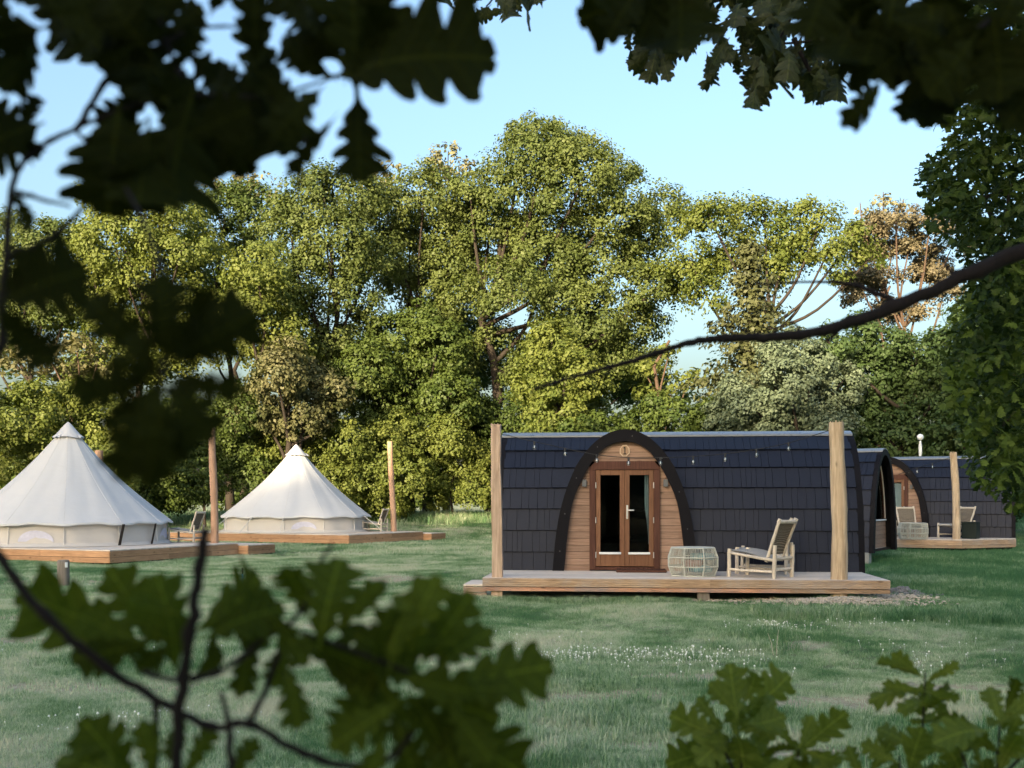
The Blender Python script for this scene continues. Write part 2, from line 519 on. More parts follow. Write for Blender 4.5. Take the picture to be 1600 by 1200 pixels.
def make_soil():
    m, N, L, p = new_mat('lawn_soil')
    geo, f, n2 = lawn_color(N, L)
    r = ramp(N, [(0.34, (0.07, 0.125, 0.055)), (0.46, (0.17, 0.21, 0.115)), (0.56, (0.28, 0.30, 0.195)), (0.68, (0.42, 0.40, 0.30))])
    L.new(f, r.inputs[0])
    n3 = noise(N, L, 22, 5, 0.7, geo.outputs['Position'])
    v = math_n(N, L, 'ADD', math_n(N, L, 'MULTIPLY', n3.outputs[0], 1.1), 0.45)
    hsv = N.new("ShaderNodeHueSaturation"); L.new(r.outputs[0], hsv.inputs['Color']); L.new(v, hsv.inputs['Value'])
    ba = N.new("ShaderNodeAttribute"); ba.attribute_name = 'bare'
    bm_ = math_n(N, L, 'MULTIPLY', ba.outputs['Fac'], math_n(N, L, 'ADD', math_n(N, L, 'MULTIPLY', n3.outputs[0], 1.2), 0.35), True)
    sand = ramp(N, [(0.3, (0.30, 0.25, 0.16)), (0.7, (0.54, 0.48, 0.35))]); L.new(n3.outputs[0], sand.inputs[0])
    L.new(mix_c(N, L, bm_, hsv.outputs[0], sand.outputs[0]), p.inputs['Base Color'])
    setp(p, rough=0.95, spec=0.1)
    bump(N, L, n3.outputs[0], p, 0.9, 0.04)
    return m
M['soil'] = make_soil()

def make_blade(name, bright=1.0, dryness=0.0):
    m, N, L, p = new_mat(name)
    geo, f, n2 = lawn_color(N, L)
    at_ = N.new("ShaderNodeAttribute"); at_.attribute_name = 'tint'
    f2 = math_n(N, L, 'ADD', f, math_n(N, L, 'MULTIPLY', math_n(N, L, 'SUBTRACT', at_.outputs['Fac'], 0.5), 0.22))
    f2 = math_n(N, L, 'ADD', f2, dryness)
    b = bright
    r = ramp(N, [(0.32, (0.07 * b, 0.165 * b, 0.065 * b)), (0.45, (0.18 * b, 0.275 * b, 0.13 * b)), (0.56, (0.33 * b, 0.41 * b, 0.26 * b)), (0.68, (0.47 * b, 0.47 * b, 0.34 * b))])
    L.new(f2, r.inputs[0]); L.new(r.outputs[0], p.inputs['Base Color'])
    setp(p, rough=0.6, spec=0.2)
    tr = N.new("ShaderNodeBsdfTranslucent"); L.new(r.outputs[0], tr.inputs[0])
    ms = N.new("ShaderNodeMixShader"); ms.inputs[0].default_value = 0.4
    L.new(p.outputs[0], ms.inputs[1]); L.new(tr.outputs[0], ms.inputs[2])
    L.new(ms.outputs[0], N["Material Output"].inputs[0])
    return m
M['blade'] = make_blade('grass_blade', 1.3)
M['blade_long'] = make_blade('long_grass_blade', 1.25, -0.05)
M['clover'] = plain('white_clover', (0.78, 0.80, 0.76), 0.8, 0.2)
M['chip'] = plain('wood_chip', (0.46, 0.41, 0.34), 0.95, 0.1, var=0.35)

# ------------------------------------------------------------------ ground
BARE = [(0.33, 9.3, 0.5, 0.3), (1.15, 9.3, 0.55, 0.28), (0.98, 7.55, 0.4, 0.22), (2.5, 9.05, 1.0, 0.3), (3.2, 12.8, 0.5, 0.4), (-8.6, 19.6, 1.6, 0.7), (-6.9, 15.8, 1.2, 0.5), (-5.4, 13.2, 1.6, 0.45), (-3.7, 9.8, 1.0, 0.35), (-2.5, 23.6, 0.8, 0.9), (5.2, 16.7, 0.9, 0.4), (2.0, 7.2, 0.5, 0.2), (1.7, 10.4, 0.7, 0.25), (-0.6, 11.6, 0.9, 0.3), (3.9, 9.9, 0.6, 0.25), (-2.2, 14.5, 0.9, 0.35), (-9.2, 22.6, 1.6, 0.7)]
def vnoise(x, y, seed=0):
    """cheap smooth noise for where things grow"""
    r = np.random.default_rng(seed); v = np.zeros_like(x)
    for k in range(7):
        a = r.uniform(0, 6.28); f = r.uniform(0.35, 1.6)
        v += np.sin(x * f * math.cos(a) + y * f * math.sin(a) + r.uniform(0, 6.28)) / (1 + f)
    return v / 3.0
def bareness(x, y):
    v = np.zeros_like(x)
    for (bx, by, rx, ry) in BARE:
        d = ((x - bx) / rx) ** 2 + ((y - by) / ry) ** 2 + 0.6 * vnoise(x * 4, y * 4, 9)
        v = np.maximum(v, np.clip(1.6 - d, 0, 1))
    return v
def build_lawn():
    xs = list(np.concatenate([[-400, -200, -150, -110, -90], np.arange(-70, -16, 2.0), np.arange(-16, 16, 0.25), np.arange(16, 71, 2.0), [110, 200, 400]]))
    ys = list(np.concatenate([[-300, -200, -150, -130, -120, -110, -100, -90, -80, -70, -60, -50, -40, -20, -10, 0], np.arange(2, 30, 0.22), np.arange(30, 80, 1.5), [90, 120, 200, 400, 900]]))
    rnd = random.Random(3)
    vs = []
    for y in ys:
        for x in xs:
            z = ground_z(x, y)
            if abs(x) < 20 and 2 < y < 30: z += rnd.uniform(-0.012, 0.012)
            vs.append((x, y, z))
    nx = len(xs)
    fs = [(j * nx + i, j * nx + i + 1, (j + 1) * nx + i + 1, (j + 1) * nx + i) for j in range(len(ys) - 1) for i in range(nx - 1)]
    me = bpy.data.meshes.new('lawn')
    me.from_pydata(vs, [], fs)
    me.materials.append(M['soil'])
    me.polygons.foreach_set('use_smooth', [True] * len(fs))
    P = np.array(vs); at_ = me.attributes.new('bare', 'FLOAT', 'POINT'); at_.data.foreach_set('value', bareness(P[:, 0], P[:, 1]).astype(np.float32))
    o = link_mesh('lawn', me)
    tag(o, kind='structure')
build_lawn()

# ------------------------------------------------------------------ arched pods
def catmull(pts, n=8):
    P = [np.array(p, float) for p in pts]
    P = [2 * P[0] - P[1]] + P + [2 * P[-1] - P[-2]]
    out = []
    for i in range(1, len(P) - 2):
        for k in range(n):
            t = k / n
            a, b, c, d = P[i - 1], P[i], P[i + 1], P[i + 2]
            out.append(0.5 * ((2 * b) + (-a + c) * t + (2 * a - 5 * b + 4 * c - d) * t * t + (-a + 3 * b - 3 * c + d) * t ** 3))
    out.append(P[-2])
    return np.array(out)

OUT = catmull([(1.36, -.08), (1.34, 0), (1.31, .4), (1.26, .8), (1.185, 1.19), (1.065, 1.58), (.905, 1.96), (.815, 2.10), (.66, 2.30), (.47, 2.475), (.30, 2.575), (.14, 2.625), (0, 2.64)], 4)
INN = catmull([(1.135, -.02), (1.125, 0.05), (1.085, .5), (.99, 1.19), (.85, 1.6), (.665, 1.95), (.58, 2.075), (.47, 2.215), (.31, 2.34), (.15, 2.40), (0, 2.42)], 4)
def w_out(h): return float(np.interp(h, OUT[:, 1], OUT[:, 0]))
def w_in(h): return float(np.interp(h, INN[:, 1], INN[:, 0])) if h < 2.42 else 0.0
D = 1.36
_ds = np.concatenate([[0], np.cumsum(np.hypot(np.diff(OUT[:, 0]), np.diff(OUT[:, 1])))])
def roof_at(s):
    """(y, z) on the front slope at arc length s above the base line"""
    s = s + 0.08
    return D - float(np.interp(s, _ds, OUT[:, 0])), float(np.interp(s, _ds, OUT[:, 1]))
ROOF_LEN = float(_ds[-1]) - 0.08

def arch_loop(prof, xc=0.0):
    left = [(xc - w, h) for w, h in prof]
    right = [(xc + w, h) for w, h in prof[::-1]][1:]
    return left + right                      # from left foot over the top to the right foot

def band_mesh(mb, outer, inner, a0, a1, plane='xz'):
    """a solid arch ring between two open curves with the same number of points"""
    n = len(outer)
    def P(p, a): return (p[0], a, p[1]) if plane == 'xz' else (a, p[0], p[1])
    vs = [P(p, a0) for p in outer] + [P(p, a0) for p in inner] + [P(p, a1) for p in outer] + [P(p, a1) for p in inner]
    fs = []
    for i in range(n - 1):
        fs.append((i, i + 1, n + i + 1, n + i))
        fs.append((2 * n + i, 3 * n + i, 3 * n + i + 1, 2 * n + i + 1))
        fs.append((i, 2 * n + i, 2 * n + i + 1, i + 1))
        fs.append((n + i, n + i + 1, 3 * n + i + 1, 3 * n + i))
    for i in (0, n - 1):
        fs.append((i, n + i, 3 * n + i, 2 * n + i))
    mb.add(vs, fs)

def resample(loop, n):
    P = np.array(loop, float)
    d = np.concatenate([[0], np.cumsum(np.hypot(*np.diff(P, axis=0).T))])
    t = np.linspace(0, d[-1], n)
    return [(float(np.interp(q, d, P[:, 0])), float(np.interp(q, d, P[:, 1]))) for q in t]

DIGITS = {
    '1': [[(-.022, .045), (.004, .07)], [(.004, .07), (.004, -.06)], [(-.026, -.06), (.034, -.06)]],
    '3': [[(-.03, .055), (0, .07), (.028, .05), (.026, .02), (0, .006), (.03, -.012), (.032, -.045), (0, -.066), (-.032, -.05)]],
}

WEDGE = None
def wedge_mesh():
    """a shingle of unit width and unit length, thick at its lower edge"""
    global WEDGE
    if WEDGE is None:
        mb = MB()
        a = 0.5
        vs = [(-a, 0, 0.014), (a, 0, 0.014), (a, 1, -0.012), (-a, 1, -0.012), (-a + .008, 0.0, 0.046), (a - .008, 0.0, 0.046), (a - .004, 1, 0.004), (-a + .004, 1, 0.004)]
        mb.add(vs, [(3, 2, 1, 0), (4, 5, 6, 7), (0, 1, 5, 4), (1, 2, 6, 5), (2, 3, 7, 6), (3, 0, 4, 7)])
        WEDGE = mb.mesh('shingle', M['shingle'])
    return WEDGE

def build_pod(root, Lp, xc, digit, seed, single=True, end_window=False):
    rnd = random.Random(seed)
    # ---- roof skin with the doorway left open
    roof = None
    prof_s = np.linspace(-0.08, ROOF_LEN, 30)
    xs = sorted(set([0.0, Lp] + list(np.linspace(0, Lp, 48))))
    mb = MB(); vs = []; fs = []
    for s in prof_s:
        y, z = roof_at(s)
        for x in xs: vs.append((x, y + 0.012, z))
    nx = len(xs)
    for j in range(len(prof_s) - 1):
        zc = (vs[j * nx][2] + vs[(j + 1) * nx][2]) / 2
        for i in range(nx - 1):
            if max(abs(xs[i] - xc), abs(xs[i + 1] - xc)) < w_out(zc) - 0.02 and zc < 2.5: continue
            fs.append((j * nx + i, j * nx + i + 1, (j + 1) * nx + i + 1, (j + 1) * nx + i))
    mb.add(vs, fs, True)
    # rear slope
    vs = []; fs = []
    for s in prof_s:
        y, z = roof_at(s)
        for x in (0.0, Lp): vs.append((x, 2 * D - y, z))
    for j in range(len(prof_s) - 1):
        fs.append((2 * j, 2 * j + 1, 2 * j + 3, 2 * j + 2))
    mb.add(vs, fs, True)
    roof = mb.build('roof', M['skin'], root)
    # ---- shingles, course by course
    s0 = -0.05; joined = MB()
    heights = [0.40, 0.405, 0.41, 0.41, 0.41, 0.41, 0.41]
    for k, ex in enumerate(heights):
        s1 = min(s0 + ex + 0.03, ROOF_LEN - 0.12)
        ya, za = roof_at(s0); yb, zb = roof_at(s1)
        v = Vector((0, yb - ya, zb - za)); ln = v.length; v.normalize()
        nrm = Vector((0, -v.z, v.y))
        wa, wb = w_out(max(0, za)) - 0.02, w_out(max(0, zb)) - 0.02
        segs = []
        for lo, hi in ((0.0, None), (None, Lp)):
            x0b = lo if lo is not None else xc + wa
            x0t = lo if lo is not None else xc + wb
            x1b = hi if hi is not None else xc - wa
            x1t = hi if hi is not None else xc - wb
            segs.append((x0b, x1b, x0t, x1t))
        if wa <= 0.05 or za > 2.6: segs = [(0.0, Lp, 0.0, Lp)]
        for (x0b, x1b, x0t, x1t) in segs:
            cut = [x0b]
            lim = min(x1b, x1t)
            st = max(x0b, x0t)
            first = st > x0b + 0.01
            x = x0b
            while x < x1b - 0.09:
                x += rnd.choice((0.10, 0.13, 0.16, 0.19, 0.23)) * rnd.uniform(0.9, 1.1)
                cut.append(min(x, x1b))
            if cut[-1] < x1b - 0.001: cut[-1] = x1b
            for a, b in zip(cut[:-1], cut[1:]):
                ta, tb = a, b
                if x0t < x0b - 0.01 and a == cut[0]: ta = x0t
                if x1t > x1b + 0.01 and b == cut[-1]: tb = x1t
                lift = rnd.uniform(-0.003, 0.004)
                base = Vector((0, ya, za)) + nrm * (0.004 + lift)
                if single and abs(ta - a) < 1e-6 and abs(tb - b) < 1e-6:
                    o = link_mesh('shingle', wedge_mesh(), roof)
                    mt = Matrix.Identity(4)
                    mt.col[0] = (b - a - 0.004, 0, 0, 0)
                    mt.col[1] = (*(v * ln), 0)
                    mt.col[2] = (*nrm, 0)
                    mt.col[3] = ((a + b) / 2, base.y, base.z, 1)
                    o.matrix_basis = mt
                else:
                    m2 = MB() if single else joined
                    q = []
                    for (xx, al, off) in ((a + .002, 0, .014), (b - .002, 0, .014), (tb - .002, ln, -.012), (ta + .002, ln, -.012),
                                          (a + .004, 0, .05), (b - .004, 0, .05), (tb - .004, ln, .004), (ta + .004, ln, .004)):
                        pz = base + v * al + nrm * off
                        q.append((xx, pz.y, pz.z))
                    m2.add(q, [(3, 2, 1, 0), (4, 5, 6, 7), (0, 1, 5, 4), (1, 2, 6, 5), (2, 3, 7, 6), (3, 0, 4, 7)])
                    if single: m2.build('shingle', M['shingle'], roof)
        s0 += ex
    if not single:
        tag(joined.build('shingles', M['shingle'], roof), kind='stuff')
    # ---- ridge cap
    cap = MB()
    top = [p for p in arch_loop(OUT[OUT[:, 0] < 0.36]) ]
    outer = [(D + x, h + 0.045) for x, h in resample(top, 13)]
    inner = [(D + x, h + 0.012) for x, h in resample(top, 13)]
    band_mesh(cap, outer, inner, -0.10, Lp + 0.10, 'yz')
    cap.build('ridge_cap', M['ridge'], root)
    # ---- arches at the two ends
    o_l = resample(arch_loop(OUT), 41); 
    inn_end = resample([(x * 0.88, h if h < 0 else h * 0.945) for x, h in arch_loop(OUT)], 41)
    for a0, a1 in ((-0.11, 0.02), (Lp - 0.02, Lp + 0.11)):
        e = MB()
        band_mesh(e, [(D + x * 1.012, h + 0.012) for x, h in o_l], [(D + x, h) for x, h in inn_end], a0, a1, 'yz')
        e.build('end_arch', M['band'], root)
    # ---- end walls
    for side in (0, 1):
        wx = 0.16 if side == 0 else Lp - 0.16
        if side == 1 and end_window:
            # planks up to the sill, a big window above
            sill = 0.73
            h = 0.0
            while h < sill - 0.02:
                h2 = min(h + 0.118, sill)
                wa, wb = w_out(h) - 0.1, w_out(h2) - 0.1
                mb = MB(); mb.prism([(D - wa, h + .003), (D + wa, h + .003), (D + wb, h2 - .003), (D - wb, h2 - .003)], wx - 0.03, wx, 'yz')
                mb.build('wall_plank', M['cladding'], root)
                h = h2
            wf = MB()
            ow = [(x, h) for x, h in arch_loop([(w - 0.10, h) for w, h in OUT if h > sill and w > 0.12] + [(0.0, 2.52)])]
            iw = [(x * 0.86, sill + (h - sill) * 0.93) for x, h in ow]
            band_mesh(wf, [(D + x, h) for x, h in resample(ow, 31)], [(D + x, h) for x, h in resample(iw, 31)], wx - 0.03, wx + 0.012, 'yz')
            win = wf.build('window', M['door_frame'], root)
            gl = MB(); gl.prism([(D + x, h) for x, h in iw], wx - 0.016, wx - 0.008, 'yz'); gl.build('pane', M['glass'], win)
            sl = MB(); sl.box((wx + 0.0, D, sill + 0.02), (0.08, 2 * (w_out(sill) - 0.16), 0.035)); sl.build('sill', M['white'], win)
            # pale bead along the far edge of the window
            half = [p for p in resample(iw, 61) if p[0] > 0.12]
            tr = MB(); tr.tube([(wx + 0.03, D + x * 0.99, h) for x, h in half], 0.016, 6); tr.build('bead', M['teak'], win)
            bp = MB(); bp.box((wx - 0.02, D, -0.03), (0.06, 2 * w_out(0) - 0.2, 0.05)); bp.build('sill_beam', M['deck_top'], root)
        else:
            mb = MB()
            mb.prism([(D + x * 0.93, h * 0.985) for x, h in resample(arch_loop(OUT), 41)], wx - 0.02, wx + 0.02, 'yz')
            mb.build('end_wall', M['interior'], root)
    # ---- floor and things inside
    fl = MB(); fl.box((Lp / 2, D, -0.04), (Lp - 0.1, 2 * D - 0.12, 0.06)); fl.build('floor', M['interior'], root)
    # ---- entrance dormer
    oo = resample(arch_loop(OUT, xc), 45)
    ii = resample(arch_loop(INN, xc), 45)
    e = MB(); band_mesh(e, oo, ii, -0.15, -0.02); arch = e.build('door_arch', M['band'], root)
    bl = MB()
    for q in range(3, 42, 5):
        x = (oo[q][0] + ii[q][0]) / 2; z = (oo[q][1] + ii[q][1]) / 2
        bl.tube([(x, -0.15, z), (x, -0.158, z)], 0.011, 8)
    tag(bl.build('bolt', M['lamp_grey'], arch), kind='stuff')
    dr = MB(); vs = []; fs = []
    for (x, h) in oo:
        dpt = D - w_out(h) + 0.06
        vs += [(x, -0.02, h), (x, dpt, h)]
    for i in range(len(oo) - 1): fs.append((2 * i, 2 * i + 1, 2 * i + 3, 2 * i + 2))
    dr.add(vs, fs, True); dr.build('dormer_side', M['band'], root)
    # ---- cladding planks around the door
    DX, DT = 0.655, 2.05
    h = -0.02; pitch = 0.1245
    def plank(poly):
        mb = MB(); mb.prism(poly, -0.03, 0.0); mb.build('wall_plank', M['cladding'], root)
    while h < 2.40:
        h2 = min(h + pitch, 2.415); g = 0.0035
        wa, wb = w_in(h + g) + 0.02, w_in(h2 - g) + 0.02
        if h2 <= DT + 0.01:
            if wa > DX + 0.02:
                for sgn in (-1, 1):
                    xi = xc + sgn * DX
                    plank([(xi, h + g), (xc + sgn * wa, h + g), (xc + sgn * max(wb, DX + 0.001), h2 - g), (xi, h2 - g)])
        else:
            lo = max(h + g, DT)
            wl_ = w_in(lo) + 0.02
            plank([(xc - wl_, lo), (xc + wl_, lo), (xc + wb, h2 - g), (xc - wb, h2 - g)])
        h = h2
    bk = MB()
    for sgn in (-1, 1):
        bk.prism([(xc + sgn * (DX - .03), -0.02), (xc + sgn * (w_in(0) + .04), -0.02)] + [(xc + sgn * (w_in(q) + .03), q) for q in np.linspace(.2, 2.0, 8) if w_in(q) + .03 > DX] + [(xc + sgn * (DX - .03), 1.9)], 0.001, 0.012)
    bk.prism([(xc - w_in(DT) - .03, DT), (xc + w_in(DT) + .03, DT)] + [(xc + w_in(q) + .02, q) for q in np.linspace(DT + .05, 2.41, 6)] + [(xc - w_in(q) - .02, q) for q in np.linspace(2.41, DT + .05, 6)], 0.001, 0.012)
    bk.build('wall_backing', M['skin'], root)
    # ---- double door
    fr = MB()
    fw = 0.115
    for sgn in (-1, 1):
        x0 = xc + sgn * (DX - fw / 2)
        fr.bbox((x0, -0.05, 0.955), (fw, 0.085, 1.87), 0.006)
    fr.prism([(xc - DX, 1.893), (xc + DX, 1.893), (xc + DX, 1.93), (xc + DX - 0.115, 2.05), (xc - DX + 0.115, 2.05), (xc - DX, 1.93)], -0.094, -0.006)
    fr.bbox((xc, -0.05, 0.045), (2 * (DX - fw), 0.10, 0.05), 0.005)
    door = fr.build('door', M['door_frame'], root)
    LW = DX - fw - 0.004
    for sgn in (-1, 1):
        cx = xc + sgn * (LW / 2 + 0.002)
        lf = MB()
        st = 0.088
        z0, z1 = 0.085, 1.885
        g0, g1 = 0.33, 1.79
        for s2 in (-1, 1):
            lf.bbox((cx + s2 * (LW / 2 - st / 2), -0.045, (z0 + z1) / 2), (st, 0.055, z1 - z0), 0.005)
        lf.bbox((cx, -0.044, (z0 + g0) / 2), (LW - 2 * st, 0.05, g0 - z0), 0.004)
        lf.bbox((cx, -0.044, (z1 + g1) / 2), (LW - 2 * st, 0.05, z1 - g1), 0.004)
        leaf = lf.build('door_leaf', M['door_leaf'], door)
        gl = MB(); gl.box((cx, -0.035, (g0 + g1) / 2), (LW - 2 * st, 0.008, g1 - g0)); gl.build('pane', M['glass'], door)
        sb = MB(); sb.bbox((cx, -0.085, g0 + 0.0), (LW - 2 * st + 0.05, 0.03, 0.042), 0.006); sb.build('drip_bar', M['white'], door)
        for zz in (0.30, 0.95, 1.60):
            hg = MB(); hg.tube([(xc + sgn * (DX - fw - 0.004), -0.088, zz - 0.055), (xc + sgn * (DX - fw - 0.004), -0.088, zz + 0.055)], 0.010, 8)
            hg.build('hinge', M['metal'], door)
    hx = xc + 0.048
    hd = MB()
    hd.bbox((hx, -0.08, 1.10), (0.038, 0.014, 0.26), 0.006)
    hd.tube([(hx, -0.08, 1.135), (hx, -0.125, 1.135), (hx + 0.015, -0.132, 1.135), (hx + 0.125, -0.132, 1.135)], 0.011, 8)
    hd.build('handle', M['metal'], door)
    # curtain behind the right leaf
    cu = MB(); vs = []; fs = []
    zs = np.linspace(0.5, 1.85, 16)
    for z in zs:
        t = (z - 0.5) / 1.35
        wdt = 0.02 + 0.065 * sstep((t - 0.1) / 0.5)
        for i in range(9):
            u = i / 8
            vs.append((xc + LW - 0.05 - wdt * (1 - u) - 0.03, 0.05 + 0.018 * math.sin(u * 14), z))
    for j in range(15):
        for i in range(8): fs.append((j * 9 + i, j * 9 + i + 1, j * 9 + i + 10, j * 9 + i + 9))
    cu.add(vs, fs, True); cu.build('curtain', M['curtain'], root)
    # bunk inside
    bn = MB(); bn.bbox((xc + 0.1, 1.9, 0.25), (2.2, 0.9, 0.5), 0.03); bn.bbox((xc + 0.1, 2.2, 0.85), (2.2, 0.12, 0.55), 0.03); bn.build('bench', M['interior'], root)
    # wall lamps
    for sx in (-0.75, 0.76):
        wlm = MB(); wlm.bbox((xc + sx, -0.075, 1.64), (0.085, 0.085, 0.135), 0.006); wlm.box((xc + sx, -0.032, 1.64), (0.06, 0.02, 0.10))
        wlm.build('wall_lamp', M['lamp_grey'], root)
    # number plate: a slice of wood
    pl = [(0.098 * math.cos(t) * (1 + 0.05 * math.cos(3 * t + 1)), 0.115 * math.sin(t) * (1 + 0.03 * math.sin(2 * t))) for t in np.linspace(0, 2 * math.pi, 9)[:-1] + 0.39]
    rim = MB(); rim.prism([(xc + x, 2.245 + z) for x, z in pl], -0.062, -0.034)
    sign = rim.build('number_plate', M['slice_rim'], root)
    inn = MB(); inn.prism([(xc + x * 0.82, 2.245 + z * 0.84) for x, z in pl], -0.065, -0.06); inn.build('plate_face', M['wood_slice'], sign)
    nm = MB()
    for strk in DIGITS[digit]:
        nm.tube([(xc + x, -0.068, 2.245 + z) for x, z in strk], 0.0095, 6)
    nm.build('number', M['black'], sign)
    return root

YAW1 = R(-5.5)
POD1 = (-0.2, 20.6, 0.39)
POD2 = (3.55, 31.4, 0.44)
POD3_DOOR = Vector((12.41, 36.0, 0.54))
pod1 = thing('glamping_pod', 'nearest black shingled arched pod with double wooden doors and number 1 plate', 'cabin', POD1, YAW1, 'arched glamping pods')
build_pod(pod1, 6.6, 2.32, '1', 11)
pod2 = thing('glamping_pod', 'black shingled pod behind the nearest pod, showing only its dark glazed end wall', 'cabin', POD2, R(-31.5), 'arched glamping pods')
build_pod(pod2, 6.6, 2.32, '3', 12, single=False, end_window=True)
Y3 = R(-24)
c3 = Vector((math.cos(Y3), math.sin(Y3), 0))
pod3 = thing('glamping_pod', 'farthest arched pod at the right, with a pale infill in its door and lamp behind', 'cabin', POD3_DOOR - c3 * 2.6, Y3, 'arched glamping pods')
build_pod(pod3, 2.6 + 3.75, 2.6, '3', 13, single=False)

# pale infill behind the glass of the far pod's door
bl = MB(); bl.box((2.6 + 0.26, 0.03, 1.36), (0.42, 0.008, 0.85)); bl.build('infill', plain('pale_infill', (0.55, 0.64, 0.70), 0.9, 0.1), pod3)
# concrete pads under pod 2
pd = MB(); pd.bbox((6.45, 0.1, -0.25), (0.3, 0.3, 0.38), 0.02); pd.build('foundation_block', M['concrete'], pod2)

# ------------------------------------------------------------------ decks
def groove_board(mb_len, h, t, grooves=5):
    """a fascia board along x with fine grooves on its face (front = -y)"""
    mb = MB()
    prof = []
    n = grooves
    for i in range(n):
        z0 = -h / 2 + h * i / n; z1 = -h / 2 + h * (i + 1) / n
        prof += [(-t / 2, z0 + 0.006), (-t / 2, z1 - 0.006)]
        if i < n - 1: prof += [(-t / 2 + 0.010, z1 - 0.004), (-t / 2 + 0.010, z1 + 0.004)]
    prof += [(t / 2, h / 2), (t / 2, -h / 2)]
    mb.prism(prof, -mb_len / 2, mb_len / 2, 'yz')
    return mb

def fascia(root, a, b, z_top, rows, mat, rnd, grooves=4, split=(1.6, 3.2)):
    """rows of board along the edge a->b (2D, outside on the right-hand side when walking a->b ... normal given by rotation)"""
    a = Vector((a[0], a[1], 0)); b = Vector((b[0], b[1], 0))
    d = (b - a); ln = d.length; ang = math.atan2(d.y, d.x)
    z = z_top
    for h in rows:
        x = 0.0
        while x < ln - 0.01:
            seg = rnd.uniform(*split)
            if ln - x - seg < 0.8: seg = ln - x
            me = groove_board(seg - 0.004, h - 0.004, 0.028, grooves)
            o = me.build('fascia_board', mat, root)
            c = a + d.normalized() * (x + seg / 2)
            o.location = (c.x, c.y, z - h / 2)
            o.rotation_euler = (0, 0, ang)
            x += seg
        z -= h

# main deck (pod 1): local frame of the pod
deck1 = thing('wooden_deck', 'raised timber deck in front of the nearest pod, with chair and basket table on it', 'deck', (POD1[0], POD1[1], 0.0), YAW1, 'timber decks')
rnd = random.Random(5)
DX0, DX1, DY0, DY1 = -0.10, 6.64, -2.10, -0.0
nb = 15
bw = (DY1 - DY0) / nb
for i in range(nb):
    mb = MB(); mb.bbox((0, 0, 0), (DX1 - DX0, bw - 0.007, 0.028), 0.004)
    o = mb.build('deck_board', M['deck_top'], deck1)
    o.location = ((DX0 + DX1) / 2, DY0 + bw * (i + 0.5), 0.376)
def board(root, x0, x1, y, zc, h, mat, grooves=4):
    o = groove_board(x1 - x0 - 0.004, h, 0.028, grooves).build('fascia_board', mat, root)
    o.location = ((x0 + x1) / 2, y, zc)
    return o
M['fascia_red'] = wood('stained_fascia', (0.30, 0.16, 0.105), (0.62, 0.37, 0.25), 'x', grain=1.3, vary=0.2, weather=(0.27, 0.255, 0.26))
board(deck1, DX0, 3.72, DY0 - 0.024, 0.314, 0.145, M['fascia'], 4)
board(deck1, 3.72, DX1, DY0 - 0.024, 0.314, 0.145, M['fascia'], 4)
board(deck1, DX0, 5.03, DY0 - 0.012, 0.200, 0.070, M['fascia_red'], 3)
board(deck1, 5.03, DX1, DY0 - 0.012, 0.200, 0.070, M['fascia'], 3)
for xx, sg in ((DX0, -1), (DX1, 1)):
    for zc, h in ((0.314, 0.145), (0.200, 0.070)):
        o = groove_board(DY1 - DY0, h, 0.028, 4).build('fascia_board', M['fascia'], deck1)
        o.location = (xx - sg * 0.016, (DY0 + DY1) / 2, zc); o.rotation_euler = (0, 0, R(90 * sg))
for y in (-1.9, -1.2, -0.4):
    mb = MB(); mb.box(((DX0 + DX1) / 2, y, 0.24), (DX1 - DX0 - 0.12, 0.06, 0.16)); mb.build('joist', M['fascia'], deck1)
for x in (3.62,):
    mb = MB(); mb.bbox((x, DY0 + 0.12, 0.08), (0.2, 0.16, 0.26), 0.008); mb.build('deck_foot', M['post_grey'], deck1)
# step at the left end
st = thing('timber_step', 'low pale timber step at the left end of the main deck', 'step', Vector((POD1[0], POD1[1], 0)) + Matrix.Rotation(YAW1, 3, 'Z') @ Vector((-0.18, -1.45, 0)), YAW1)
for k in range(3):
    mb = MB(); mb.bbox((0, 0, 0), (0.42, 0.36, 0.028), 0.004); o = mb.build('tread_board', M['deck_top'], st); o.location = (-0.07, -0.28 + k * 0.37, 0.246)
for zc in (0.17, 0.06):
    o = groove_board(0.40, 0.10, 0.03, 3).build('riser_board', M['fascia'], st); o.location = (-0.07, -0.45, zc)
    o = groove_board(1.06, 0.10, 0.03, 3).build('riser_board', M['fascia'], st); o.location = (-0.265, 0.08, zc); o.rotation_euler = (0, 0, R(-90))

def p1(x, y, z): return Vector(POD1[:2] + (0,)) + Matrix.Rotation(YAW1, 3, 'Z') @ Vector((x, y, z))

